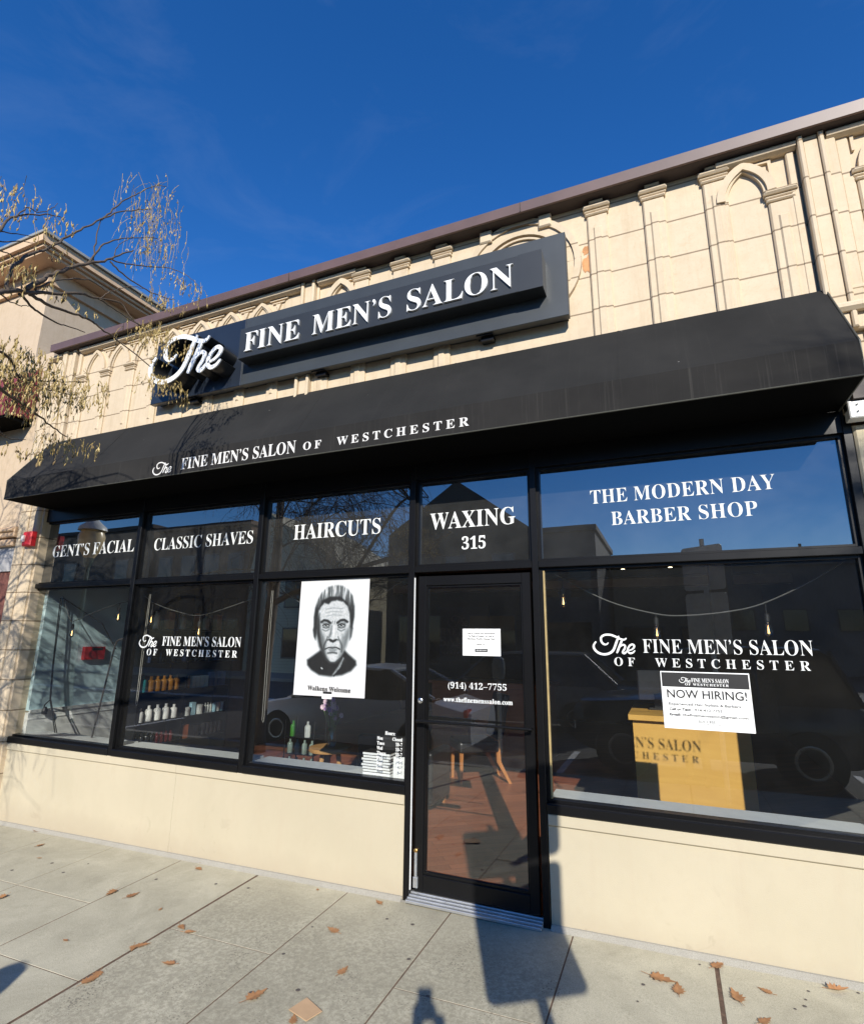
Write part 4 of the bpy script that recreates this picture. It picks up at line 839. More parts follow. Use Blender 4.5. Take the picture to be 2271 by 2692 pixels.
for k in range(18):
    a = rnd.uniform(0, 6.3); p = Vector((-1.52 + rnd.gauss(0, .03), 1.40 + rnd.gauss(0, .03), rnd.uniform(.80, .93))); u = Vector((math.cos(a) * .06, math.sin(a) * .05, rnd.uniform(-.02, .03))); w = Vector((-math.sin(a), math.cos(a), .4)) * .014; ml.add([p, p + u * .5 + w, p + u, p + u * .5 - w], [(0, 1, 2, 3)])
green = simple('flower leaf green', (.12, .26, .06), .6)
ms.build('stems', green, t); ml.build('leaves', green, t); mp.build('pink_petals', simple('pale pink petals', (.75, .55, .66), .6), t); mu.build('purple_petals', simple('purple petals', (.30, .13, .45), .6), t)
t = empty('book_stack', (-.30, .17, .729), 'stack of white-edged books at the right end of the window ledge', 'books')
zz = .729
for k in range(8):
    j = rnd.uniform(-.008, .008); mb = MB(); mb.box(-.42 + j, -.19 + j, .125, .25, zz, zz + .0155); o = mb.build('book', M['paper'], t)
    MB().box(-.422 + j, -.188 + j, .123, .252, zz + .0157, zz + .0192).build('book_cover', M['cable'], o); zz += .0196
t = tag(MB().obox((-.10, .112, .802), (.048, .004, .0), (-.0005, .0008, 0), (0, 0, .072)).build('leaflet', M['paper']), 'small white card standing upright next to the stacked books', 'card')
def bottle(mb, x, y, z, r, h, neck=.4):
    mb.lathe([(r * .9, 0), (r, .004), (r, h * .68), (r * .85, h * .74), (r * neck, h * .80), (r * neck, h), (0.001, h)], (x, y, z), 12); return mb
# shelf of products on the left wall
t = empty('product_shelf', (-4.3, 1.95, .03), 'black wall shelf of bottles and jars behind the second window', 'shelf')
SX0, SX1, SY0, SY1 = -4.44, -4.16, 1.22, 2.70
mb = MB(); mb.box(SX0, SX1, SY0 - .03, SY0, .2, 2.3); mb.box(SX0, SX1, SY1, SY1 + .03, .2, 2.3); mb.box(SX0 - .005, SX0, SY0, SY1, .2, 2.3); mb.box(SX0, SX1, 1.90, 1.92, .2, 2.3); mb.build('shelf_case', M['frame'], t)
SH = (.42, .70, 1.05, 1.40, 1.82)
for z in SH: MB().box(SX0 + .001, SX1 - .001, SY0 + .001, SY1 - .001, z - .02, z).build('shelf_board', M['frame'], t)
amber = simple('amber liquid bottle', (.30, .13, .012), .10); teal = simple('teal liquid bottle', (.03, .28, .30), .12); wht = simple('white plastic bottle', (.78, .78, .76), .35); ltb = simple('light blue carton', (.35, .58, .68), .5)
navy = simple('navy carton', (.04, .08, .20), .5); redb = simple('dark red bottle', (.09, .012, .015), .12); blk = simple('black jar', (.015, .015, .017), .25); silver = simple('pale jar', (.55, .58, .56), .35); orange = simple('orange carton', (.30, .09, .03), .5); brownb = simple('brown carton', (.30, .13, .05), .5)
cnt = [0]
def item(kind, y, z, mat, r=.035, h=.16, label='', cat='bottle', group=None, x=-4.215):
    mb = MB()
    if kind == 'b': bottle(mb, x, y, z + .0005, r, h); o = smooth_by_angle(mb.build('bottle', mat))
    elif kind == 'j': mb.lathe([(r * .95, 0), (r, .003), (r, h * .7), (r * 1.04, h * .7), (r * 1.04, h), (.001, h)], (x, y, z + .0005), 14); o = smooth_by_angle(mb.build('jar', mat))
    else: mb.cbox(x - r, x + r, y - r, y + r, z + .0005, z + h, .002); o = mb.build('carton', mat)
    return tag(o, label, cat, group)
WH = ['nearest the window', 'second from the window', 'in the middle', 'second from the shelf divider', 'closest to the shelf divider']
for k in range(5): item('b', 1.29 + .128 * k, .70, wht, .043, .185 - .02 * (k in (0, 4)), 'white shampoo bottle in the row of five, ' + WH[k], 'bottle', 'white bottles on the shelf')
item('b', 1.28, 1.05, teal, .045, .20, 'teal spray bottle beside the amber bottles on the shelf', 'bottle')
for k in range(5): item('b', 1.40 + .098 * k, 1.05, amber, .042, .185, 'amber glass bottle in the row of five, ' + WH[k], 'bottle', 'amber bottles on the shelf')
item('b', 1.99, 1.05, amber, .028, .16, 'slim amber bottle beside the pale blue cartons', 'bottle')
PB = ['first', 'second', 'third', 'fourth', 'fifth', 'sixth', 'seventh']
for k in range(4): item('c', 2.07 + .075 * k, 1.05, ltb, .028, .15, PB[k] + ' pale blue carton from the shelf divider', 'carton', 'pale blue cartons')
for k in range(4): item('c', 2.39 + .075 * k, 1.05, navy, .03, .19, PB[k] + ' tall navy carton after the pale blue ones', 'carton', 'navy cartons')
item('j', 2.00, .70, silver, .055, .11, 'squat pale jar at the near end of the jar shelf', 'jar'); item('c', 2.10, .70, ltb, .036, .16, 'light blue carton between two squat jars', 'carton')
item('j', 2.22, .70, silver, .058, .12, 'squat pale jar behind the light blue carton', 'jar')
for k in range(3): item('b', 2.34 + .05 * k, .70, silver, .018, .13, PB[k] + ' thin grey tube bottle beside the jars', 'bottle', 'thin tube bottles')
for k in range(3): item('j', 2.50 + .07 * k, .70, silver if k % 2 else ltb, .034, .12, PB[k] + ' stacked tin at the far end of the jar shelf', 'tin', 'tins on the jar shelf')
for k in range(4): item('b', 1.28 + .075 * k, .42, blk, .03, .15, PB[k] + ' black bottle on the lowest shelf', 'bottle', 'black bottles on the lowest shelf')
for k in range(4): item('b', 1.58 + .07 * k, .42, redb, .03, .13, PB[k] + ' dark red bottle on the lowest shelf', 'bottle', 'dark red bottles on the lowest shelf')
for k in range(3): item('c', 2.00 + .09 * k, .42, orange if k == 0 else blk, .04, .17 - .01 * k, ('orange carton on the lowest shelf', 'black carton next to the orange carton', 'second black carton past the orange carton')[k], 'carton')
for k in range(5): item('j', 2.33 + .075 * k, .42, blk, .033, .15, PB[k] + ' black lidded jar at the far end of the lowest shelf', 'jar', 'black jars on the lowest shelf')
for k in range(7): item('b', 1.32 + .19 * k, 1.40, blk if k % 3 else navy, .035, .20, PB[k] + ' dark bottle on the shelf behind the lettering', 'bottle', 'bottles behind the lettering')
for k in range(6): item('c' if k % 2 else 'b', 1.36 + .21 * k, 1.82, brownb if k % 2 else silver, .045, .22, PB[k] + ' item along the top shelf', 'product', 'products along the top shelf')
# rack of green bottles and dark cupboard
t = empty('bottle_rack', (-2.0, 1.75, .03), 'wire rack of clear and green bottles beside the stool', 'rack')
mb = MB()
for x in (-2.36, -1.96):
    for y in (1.72, 1.95): mb.tube([(x, y, .03), (x, y, .80)], .008, 6)
for z in (.25, .44, .62): mb.box(-2.36, -1.96, 1.72, 1.95, z - .006, z)
mb.build('rack_frame', M['frame'], t)
cl = simple('clear drink bottle', (.22, .28, .25), .08); gr = simple('green drink bottle', (.05, .20, .03), .12)
for z, mat, nm in ((.25, cl, 'lower'), (.44, cl, 'upper')):
    for k in range(4): mb = MB(); bottle(mb, -2.31 + .10 * k, 1.76, z + .001, .032, .15); tag(smooth_by_angle(mb.build('bottle', mat)), PB[k] + ' clear drink bottle in the %s row of the rack' % nm, 'bottle', 'drink bottles in the rack')
for k, mt in enumerate((gr, silver)): mb = MB(); bottle(mb, -2.28 + .20 * k, 1.76, .621, .035, .17); tag(smooth_by_angle(mb.build('bottle', mt)), ('green bottle on top of the bottle rack', 'grey capped bottle on top of the bottle rack')[k], 'bottle')
t = empty('cabinet', (-.9, 4.9, .03), 'brown wooden cabinet behind the black leather chair', 'cabinet')
mb = MB(); mb.cbox(-1.75, .1, 4.6, 5.2, .03, 1.05, .004); mb.build('cabinet_body', M['deskwood'], t); mb = MB(); mb.cbox(-1.8, .15, 4.55, 5.25, 1.051, 1.09, .005); mb.build('cabinet_top', M['deskwood'], t)
for k in range(3): MB().cbox(-1.70 + .6 * k, -1.16 + .6 * k, 4.585, 4.6, .12, 1.0, .006).build('cabinet_door', M['deskwood'], t)
t = empty('wall_sign', (-1.3, 6.9, 1.1), 'dark square wall sign with faint lettering inside, behind the door notice', 'sign')
MB().box(-2.1, -1.1, 5.6, 5.64, 1.35, 2.30).build('sign_board', simple('black sign board', (.02, .02, .022), .6), t)
mb = MB(); script_the(mb, -1.87, 1.95, .38, 5.598, .002); text(mb, 'FINE MEN’S', -2.05, -1.2, 1.80, 1.92, 5.599, .002); text(mb, 'SALON', -2.03, -1.2, 1.61, 1.77, 5.599, .002); text(mb, 'WESTCHESTER', -2.0, -1.2, 1.47, 1.51, 5.599, .002, spacing=1.4)
mb.build('sign_lettering', simple('dull sign lettering', (.22, .21, .2), .7), t)
# string lights, cords, wands
def bulb_string(pts, bulbs, label):
    t = empty('string_lights', pts[0], label, 'string lights', 'bulb strings inside the windows')
    MB().tube(catmull(pts, 5), .0045, 6).build('cable', simple('grey cable', (.10, .10, .095), .5), t)
    for bx, by, bz, top in bulbs:
        mb = MB(); mb.tube([(bx, by, top), (bx, by, bz + .075)], .0035, 6); mb.lathe([(.012, .04), (.015, .045), (.015, .085), (.008, .095)], (bx, by, bz), 10); o = mb.build('bulb_holder', M['cable'], t)
        mb = MB(); mb.lathe([(.003, -.052), (.02, -.04), (.025, -.018), (.02, .01), (.012, .04)], (bx, by, bz), 12); q = smooth_by_angle(mb.build('bulb', M['clearglass'], t), 60)
        MB().tube([(bx - .004, by, bz - .03), (bx, by, bz + .02), (bx + .004, by, bz - .03)], .0022, 5).build('filament', M['filament'], q)
    return t
bulb_string([(1.06, .3, 2.20), (1.416, .3, 2.003), (1.725, .3, 1.909), (1.914, .3, 1.895), (2.175, .3, 1.919), (2.365, .3, 1.965), (2.616, .3, 2.083), (2.83, .3, 2.213)], [(1.111, .3, 2.01, 2.17), (1.729, .3, 1.79, 1.909), (2.384, .3, 1.81, 1.965)], 'sagging bulb string inside the wide right window')
bulb_string([(-3.17, .3, 2.131), (-3.014, .3, 2.053), (-2.702, .3, 1.97), (-2.385, .3, 1.929), (-1.944, .3, 2.026), (-1.6, .3, 2.13)], [(-3.041, .3, 1.895, 2.06), (-2.383, .3, 1.78, 1.93)], 'sagging bulb string inside the second window, over the shelf lettering')
bulb_string([(-4.40, .26, 2.15), (-4.28, .28, 1.93), (-4.22, .3, 1.88), (-3.95, .3, 1.96), (-3.55, .3, 2.06), (-3.2, .3, 2.1)], [(-4.22, .3, 1.755, 1.88), (-3.528, .3, 1.925, 2.06)], 'bulb string in the narrow left window near the blue wall')
bulb_string([(-1.40, .3, 2.14), (-1.23, .3, 2.04), (-1.05, .3, 1.99), (-.75, .3, 1.97), (-.45, .3, 2.06), (-.2, .3, 2.19)], [(-1.17, .3, 1.86, 2.02)], 'bulb string passing behind the portrait poster')
mb = MB(); mb.tube([(-4.38, .22, 2.13), (-4.36, .24, 1.40), (-4.33, .25, 1.06), (-4.21, .28, .73)], .006, 6); mb.tube([(-4.37, .23, 2.13), (-4.345, .24, 1.40), (-4.315, .25, 1.06), (-4.18, .28, .73)], .005, 6); mb.tube([(-4.33, .25, 1.05), (-4.40, .25, 1.0), (-4.43, .26, .93), (-4.40, .26, .90)], .006, 6); mb.lathe([(.0, -.05), (.025, -.045), (.03, -.01), (.02, .02), (.012, .03)], (-4.40, .26, .95), 10)
tag(mb.build('hanging_cable', M['cable']), 'pair of black cables hanging down beside the blue wall', 'cable')
tag(MB().tube([(-4.38, .25, 2.13), (-4.1, .55, 1.86), (-3.95, .65, 1.58)], .006, 6).build('slack_cable', M['cable']), 'thin black cable running slantwise across the blue wall', 'cable')
mb = MB(); mb.tube(catmull([(-3.30, .22, 1.70), (-3.39, .23, 1.68), (-3.44, .24, 1.60), (-3.52, .25, 1.20), (-3.60, .25, .73)], 5), .009, 8); tag(mb.build('window_pole', M['rod']), 'dark bent pole leaning in the narrow left window', 'pole')
t = empty('exit_box', (-4.44, .73, 1.45), 'red box fixed to the pale blue side wall', 'alarm box')
MB().box(-4.449, -4.40, .61, .86, 1.455, 1.60).build('box_body', M['red'], t); MB().box(-4.3995, -4.396, .70, .82, 1.56, 1.585).build('box_slot', M['ink'], t)
for x, zb, lb in ((-2.90, 1.10, 'thin blind cord hanging in the second window'), (-1.40, 1.05, 'thin blind cord hanging left of the portrait poster')):
    tag(MB().tube([(x, .13, 2.13), (x - .005, .13, (2.13 + zb) / 2), (x, .13, zb), (x + .012, .13, zb - .02), (x + .02, .13, zb), (x + .015, .13, 2.13)], .0028, 5).build('blind_cord', simple('pale cord', (.45, .43, .38), .6)), lb, 'cord')
for k, (x, y, z) in enumerate(((1.9, 5.0, 2.80), (2.25, 5.2, 2.85), (2.8, 6.5, 2.9), (1.2, 5.5, 2.86))):
    t = empty('spot_lamp', (x, y, z), ('ceiling spot lamp glowing deep inside above the counter', 'ceiling spot lamp glowing right of the counter lamp', 'ceiling spot lamp farthest back on the right', 'ceiling spot lamp close to the door frame')[k], 'lamp', 'ceiling spot lamps')
    MB().lathe([(.03, .0), (.045, .05), (.04, .12), (.01, .14)], (x, y, z), 12).build('lamp_shade', M['frame'], t); MB().lathe([(.0, -.004), (.028, -.002), (.028, .002)], (x, y, z - .002), 12).build('lamp_glow', glow('warm spot', (1, .8, .5), 6), t)
# ================================================================== neighbouring building on the left
NB = empty('neighbour_building', (-8, 0, 0), 'taller beige stucco building with a stepped cornice, left of the shop', 'building')
M['beige'] = terracotta('beige render', 0, 1, (.54, .425, .30), lines=False)
M['cornice'] = terracotta('peach cornice render', 0, 1, (.62, .44, .285), lines=False)
M['zinc'] = simple('grey zinc gutter', (.26, .27, .26), .5, var=.2, scale=5)
mb = MB(); mb.box(-16, -5.29, 0, 8, 3.3, 6.5); mb.box(-16, -4.862, -.03, .25, 2.92, 5.12); mb.build('wall', M['beige'], NB)
mb = MB()
for k, (o, z0, z1) in enumerate(((.05, 6.20, 6.42), (.27, 6.42, 6.455), (.315, 6.46, 6.495), (.36, 6.50, 6.60))):
    mb.box(-16, -5.29 + o, -o, 8, z0, z1 - .001)
mb.build('cornice', M['cornice'], NB)
mb = MB(); mb.box(-16, -4.89, -.38, 8, 6.601, 6.635); mb.build('gutter', M['zinc'], NB)
mb = MB(); mb.cbox(-16, -4.87, -.10, .05, 2.80, 2.92, .01); mb.cbox(-16, -4.88, -.13, .05, 2.86, 2.895, .01); mb.cbox(-16, -4.89, -.085, .05, 2.70, 2.78, .01); mb.build('shop_cornice', M['cornice'], NB)
mb = MB(); mb.box(-16, -4.90, -.04, .05, 2.42, 2.70); mb.build('fascia_panel', simple('grey sign fascia', (.40, .39, .38), .5, var=.1), NB)
mb = MB(); mb.box(-5.12, -4.865, -.02, .2, -.3, 2.42); mb.build('brick_pier', simple('dark red brick', (.16, .06, .045), .8, var=.3, scale=40), NB)
mb = MB(); mb.box(-7.5, -5.12, .05, .2, -.3, 2.42); mb.build('dark_window', M['carglass'], NB)
t = empty('red_awning', (-5.6, -.3, 4.2), 'dark red awning on the neighbouring building at the left edge', 'awning')
mb = MB(); mb.yz([(-.031, 4.93), (-.34, 4.55), (-.34, 4.20), (-.30, 4.22), (-.031, 4.25)], -9.0, -5.03); mb.build('canopy', simple('dark red canvas', (.16, .018, .03), .8), t)
mb = MB(); mb.box(-9.0, -5.04, -.33, -.032, 4.17, 4.205); mb.build('underside', M['canvas_in'], t)
# the next shop on the right
t = empty('right_shopfront', (3.4, 0, 2.9), 'white metal sign band with bolts right of the black awning', 'sign band')
mb = MB(); mb.cbox(2.875, 6, -.11, -.021, 3.0, 3.105, .006); mb.build('metal_band', M['white'], t)
mb = MB(); mb.cbox(2.908, 2.922, -.113, -.11, 3.02, 3.09, .001); mb.build('bolt_plate', M['wainscot'], t)
mb = MB()
for z in (3.035, 3.077): mb.lathe([(.005, 0), (.004, .004)], (2.915, -.118, z), 8, 'y')
mb.build('bolt', M['cable'], t)
mb = MB(); mb.box(2.90, 6, -.13, -.081, 3.11, 3.30); mb.build('dark_sign_edge', simple('dark brown sign', (.07, .055, .05), .6), t)

# ================================================================== street tree whose branches reach into view
TR = empty('street_tree', (-4.75, -4.0, -.1), 'leafless street tree with drooping twigs and dry seed pods in front of the shop', 'tree')
mbk = MB(); mst = MB(); mpd = MB(); rnd = random.Random(11)
mbk.tube([(-4.75, -4.0, -.15), (-4.74, -4.0, .3), (-4.70, -3.98, 1.2), (-4.66, -3.98, 2.0), (-4.6, -3.97, 2.7), (-4.62, -4.0, 3.6), (-4.7, -4.05, 4.6), (-4.75, -4.1, 5.6)], [.16, .125, .115, .11, .10, .075, .05, .03], 12)
mbk.build('trunk', M['bark'], TR, smooth=True); mbk = MB()
for r0, r1, p in BRANCHES:
    q = catmull([tuple(x) for x in p], 4); n = len(q)
    q = [(a + rnd.uniform(-1, 1) * .004, b + rnd.uniform(-1, 1) * .006, c + rnd.uniform(-1, 1) * .004) for a, b, c in q]
    mbk.tube(q, [r0 * .75 + (r1 - r0) * .72 * k / (n - 1) for k in range(n)], 6)
# big limbs that carry them from the trunk, outside the picture
for pts, r0, r1 in (([(-4.64, -3.98, 2.3), (-3.9, -3.85, 2.55), (-2.6, -3.45, 2.8), (-1.5, -3.05, 2.95), (-.727, -2.692, 3.09)], .06, .013),
                    ([(-2.6, -3.45, 2.8), (-1.8, -2.9, 3.4), (-1.35, -2.6, 3.6), (BRANCHES[19][2][0])], .03, .006),
                    ([(-2.6, -3.45, 2.8), (-1.7, -3.0, 2.85), (BRANCHES[15][2][0])], .025, .005), ([(-1.5, -3.05, 2.95), (-1.0, -2.8, 2.85), (BRANCHES[17][2][0])], .02, .006)):
    q = catmull([tuple(p) for p in pts], 5); n = len(q); mbk.tube(q, [r0 + (r1 - r0) * k / (n - 1) for k in range(n)], 8)
def strand(p, L, spread=.35):
    """one thin hanging twig with pods"""
    p = Vector(p); d = Vector((rnd.uniform(-1, 1), rnd.uniform(-1, 1), rnd.uniform(-.3, .5))).normalized() * spread; q = [p]; n = 5
    for k in range(n):
        d = d * .72 + Vector((rnd.uniform(-.18, .18), rnd.uniform(-.18, .18), -.42)); q.append(q[-1] + d.normalized() * (L / n))
    mst.tube(q, [.0016, .0015, .0013, .0012, .0010, .0008], 3, cap=False)
    for k in range(rnd.randint(1, 4)):
        i = rnd.randint(1, n); a = q[i] + Vector((rnd.uniform(-.006, .006), rnd.uniform(-.006, .006), 0)); l = rnd.uniform(.014, .042); r = rnd.uniform(.003, .0065)
        tip = a + Vector((rnd.uniform(-.35, .35), rnd.uniform(-.35, .35), -1)).normalized() * l; mid = (a + tip) / 2
        u = Vector((1, 0, 0)) * r; w = Vector((0, 1, 0)) * r
        mpd.add([a, mid + u, mid + w, mid - u, mid - w, tip], [(0, 1, 2), (0, 2, 3), (0, 3, 4), (0, 4, 1), (5, 2, 1), (5, 3, 2), (5, 4, 3), (5, 1, 4)])
for k_, (A_, B_, C_, n, L) in enumerate(CLUSTERS):
    A_, B_, C_ = Vector(A_), Vector(B_), Vector(C_)
    for k in range(int(n * (.8 if k_ == 10 else 1.55))):
        r1 = min(1, max(0, rnd.gauss(.5, .26))); r2 = rnd.random() ** 1.3
        p = A_ + (B_ - A_) * r1 + (C_ - A_) * r2 + Vector((0, rnd.uniform(-.14, .14), 0)); strand(p, L * rnd.uniform(.35, 1.0))
CAMP = Vector((1.8, -3.77, 1.72)); SIDE = Vector((.615, 1.103, .19))     # crown is cut at the camera's left view plane to stay out of frame
def grow(mbk, p, d, L, r, lev, ok, drop=.05, twigs=True):
    n = 5; q = [p.copy()]; dd = d.copy()
    for k in range(n):
        dd = (dd + Vector((rnd.gauss(0, .16), rnd.gauss(0, .16), rnd.gauss(.02, .12) - drop * lev))).normalized(); nx_ = q[-1] + dd * (L / n)
        if not ok(nx_): break
        q.append(nx_)
    if len(q) < 2: return
    mbk.tube(q, [max(.0022, r * (1 - .55 * k / n)) for k in range(len(q))], 7 if lev < 2 else (5 if lev < 3 else 3), cap=False)
    if lev >= 4: return
    for k in range(1, len(q)):
        for _ in range(1 if lev < 1 else (2 if k > 1 else 1)):
            if rnd.random() < .85:
                s = (dd + Vector((rnd.gauss(0, .6), rnd.gauss(0, .6), rnd.gauss(.05, .45)))).normalized(); grow(mbk, q[k], s, L * rnd.uniform(.5, .72), r * .52, lev + 1, ok, drop, twigs)
    if twigs and lev >= 2:
        for k in range(2): strand(q[-1], rnd.uniform(.15, .4))
okl = lambda p: SIDE.dot(p - CAMP) < -.12 and p.z > 1.5 and p.y < -.6
for k in range(4):
    a = 2 * math.pi * k / 4 + .3; z = (2.5, 2.9, 3.3, 3.6, 4.2, 4.8, 5.3)[(k * 3) % 7]
    grow(mbk, Vector((-4.63, -4.0, z)), Vector((math.cos(a), math.sin(a), .55)).normalized(), rnd.uniform(1.6, 2.1), .020, 1, okl)
grow(mbk, Vector((-4.6, -3.97, 2.6)), Vector((.75, .6, .25)).normalized(), 2.3, .022, 1, okl); grow(mbk, Vector((-4.62, -4.0, 3.4)), Vector((.6, .62, .4)).normalized(), 2.4, .020, 1, okl)
mbk.build('branches', M['bark'], TR, smooth=True); mst.build('twigs', M['strand'], TR); mpd.build('seed_pods', M['pod'], TR)
def bare_tree(x, y, label, h, seed, z0):
    global rnd
    rnd = random.Random(seed); t = empty('street_tree', (x, y, z0), label, 'tree'); mb = MB(); mb.tube([(x, y, z0 - .1), (x + .02, y, z0 + h * .3), (x, y + .03, z0 + h * .6), (x, y, z0 + h)], [.14, .11, .08, .03], 10); mb.build('trunk', M['bark'], t, smooth=True)
    mb = MB()
    for k in range(8):
        a = 2.4 * k; grow(mb, Vector((x, y, z0 + h * (.35 + .08 * k))), Vector((math.cos(a), math.sin(a), .7)).normalized(), h * .33, .045, 1, lambda p: True, .0, False)
    mb.build('branches', M['bark'], t)
bare_tree(7.7, -4.9, 'leafless street tree at the kerb beyond the parked off-roader', 6.2, 21, -.15)
bare_tree(-13.0, -18.5, 'leafless street tree on the far pavement by the clapboard house', 7.0, 23, -.1)
# ================================================================== leaves, gum and litter on the pavement
LEAF = [(0, 0), (.06, .10), (.24, .12), (.16, .20), (.34, .30), (.18, .34), (.30, .52), (.14, .50), (.20, .70), (.09, .74), (.03, .98), (0, 1.0)]
LEAF = LEAF + [(-x * .92, y * .97 + .01) for x, y in LEAF[-2:0:-1]]
LLAB = ['dry leaf by the wall at the far left', 'dry leaf on the leftmost slab near the wall', 'tiny leaf fragment on the leftmost slab', 'curled leaf at the left edge of the pavement', 'curled leaf standing in the thin joint', 'flat leaf just right of the thin joint', 'small leaf near the wall before the dark joint', 'reddish leaf scrap against the wall base', 'pale leaf where the dark joint meets the cross joint', 'left leaf of the pair lying in the dark joint', 'right leaf of the pair lying in the dark joint', 'left leaf of the pale pair low in the dark joint', 'right leaf of the pale pair low in the dark joint', 'clump-like leaf alone on the speckled slab', 'orange leaf at the slab edge by the middle joint', 'faint leaf scrap on the smooth slab, upper one', 'faint leaf scrap on the smooth slab, lowest one', 'leaf scrap overlapping the cross joint', 'orange leaf standing by the wall left of the door', 'broad flat orange leaf on the slab in front of the low wall', 'pinkish faded leaf on the speckled slab before the door', 'small leaf near the wall left of the broad orange leaf', 'torn leaf under the square of cardboard', 'long oak leaf by the right wall, upper of two', 'wide oak leaf by the right wall, lower of two', 'oak leaf just right of the right-hand dark joint', 'oak leaf near the wall, right of the dark joint', 'curled oak leaf at the far right by the wall', 'leaf at the wall end of the right-hand dark joint', 'leaf at the bottom edge below the right-hand joint']
rl = random.Random(5)
for k, (x, y) in enumerate(LEAVES):
    sc = rl.uniform(.072, .108) * (1.35 if k in (19, 23, 24, 25, 14) else 1) * (.45 if k in (2, 15, 16, 21, 7) else 1); a = rl.uniform(0, 6.28); cu = rl.uniform(.1, .5) * (2.4 if k in (3, 4, 18, 27) else 1); mb = MB(); ca_, sa = math.cos(a), math.sin(a)
    up, dn = [], []
    for lx, ly in LEAF:
        h = .004 + sc * cu * (abs(lx) * .5 + .35 * (ly - .45) ** 2 + .02 * rl.random()); px_, py_ = sc * (lx * .95), sc * (ly - .5)
        up.append((x + px_ * ca_ - py_ * sa, y + px_ * sa + py_ * ca_, GZ(x, y) + h))
    cpt = (x, y, GZ(x, y) + .0045); n = len(up); mb.add(up + [cpt], [(i, (i + 1) % n, n) for i in range(n)])
    mb.tube([up[0], (up[0][0] + sa * sc * .25, up[0][1] - ca_ * sc * .25, up[0][2] + .004)], .0012, 4)
    tag(mb.build('fallen_leaf', M['leaf']), LLAB[k], 'leaf', 'dry leaves on the pavement')
mb = MB(); pl = [(CARD[i][0], CARD[i][1]) for i in range(4)]
mb.xy(pl, .0, .004); mb.v = [(v[0], v[1], v[2] + GZ(v[0], v[1]) + .007) for v in mb.v]; tag(mb.build('cardboard_piece', simple('brown cardboard', (.50, .33, .19), .8, var=.08)), 'torn square of tan cardboard lying on the pavement', 'cardboard')
gm = simple('old chewing gum', (.10, .085, .075), .8, var=.3); mb = MB()
for x, y in GUM + [[rl.uniform(-4, 2.6), rl.uniform(-2.6, -.2)] for _ in range(6)]:
    r = rl.uniform(.006, .013); mb.lathe([(r, .0022), (r * .7, .0034), (.001, .0036)], (x, y, GZ(x, y)), 9)
tag(mb.build('gum_spots', gm), 'dark spots of old chewing gum trodden into the pavement', 'stain', kind='stuff')
# ================================================================== street furniture behind the camera (shadows and reflections)
t = empty('road_sign', (2.25, -3.42, 0), 'pair of parking sign plates stacked on a steel post at the kerb', 'road sign')
ax = Vector((.437, .31, 0)).normalized(); nrm = Vector((-ax.y, ax.x, 0)); c0 = Vector((2.25, -3.425, 0))
MB().tube([c0 + nrm * -.02 + Vector((0, 0, -.15)), c0 + nrm * -.02 + Vector((0, 0, 2.95))], .028, 10).build('post', M['steel'], t)
def plate(z0, z1, nm):
    w, r = .268, .045; pl = []
    for cx, cz, a0 in ((w - r, z1 - r, 0), (-w + r, z1 - r, 90), (-w + r, z0 + r, 180), (w - r, z0 + r, 270)):
        for q in range(6): a = R_(a0 + 18 * q); pl.append((cx + r * math.cos(a), cz + r * math.sin(a)))
    f = lambda d: (lambda p: tuple(c0 + ax * p[0] + nrm * d + Vector((0, 0, p[1]))))
    MB().prism(pl, f(.012), f(.015)).build(nm, M['steel'], t)
plate(1.59, 2.29, 'sign_plate'); plate(2.325, 2.86, 'sign_plate')
t = empty('parking_meter', (-.53, -4.10, 0), 'grey parking meter on a post at the kerb', 'parking meter')
MB().tube([(-.53, -4.1, -.2), (-.53, -4.1, 1.22)], .03, 10).build('post', M['steel'], t)
mb = MB(); mb.lathe([(.05, 1.20), (.085, 1.24), (.095, 1.33), (.095, 1.44), (.08, 1.51), (.03, 1.545), (.001, 1.55)], (-.53, -4.1, -.06), 16); smooth_by_angle(mb.build('meter_head', simple('grey meter', (.2, .21, .22), .4), t))
t = empty('street_lamp', (-10.3, -4.4, -.1), 'green street lamp post with an acorn globe', 'street lamp')
mb = MB(); mb.lathe([(.2, 0), (.2, .15), (.13, .3), (.09, .9), (.065, 1.2), (.05, 3.4), (.09, 3.5), (.11, 3.62)], (-10.3, -4.4, -.15), 14); mb.build('lamp_post', simple('dark green paint', (.03, .06, .045), .4), t)
mb = MB(); mb.lathe([(.10, 3.6), (.25, 3.85), (.28, 4.1), (.22, 4.25)], (-10.3, -4.4, -.15), 16); smooth_by_angle(mb.build('globe', simple('cream lamp globe', (.6, .45, .22), .3), t))
mb = MB(); mb.lathe([(.30, 4.25), (.28, 4.33), (.14, 4.46), (.03, 4.58), (.001, 4.62)], (-10.3, -4.4, -.15), 16); smooth_by_angle(mb.build('lamp_cap', simple('pale lamp cap', (.6, .6, .56), .4), t))
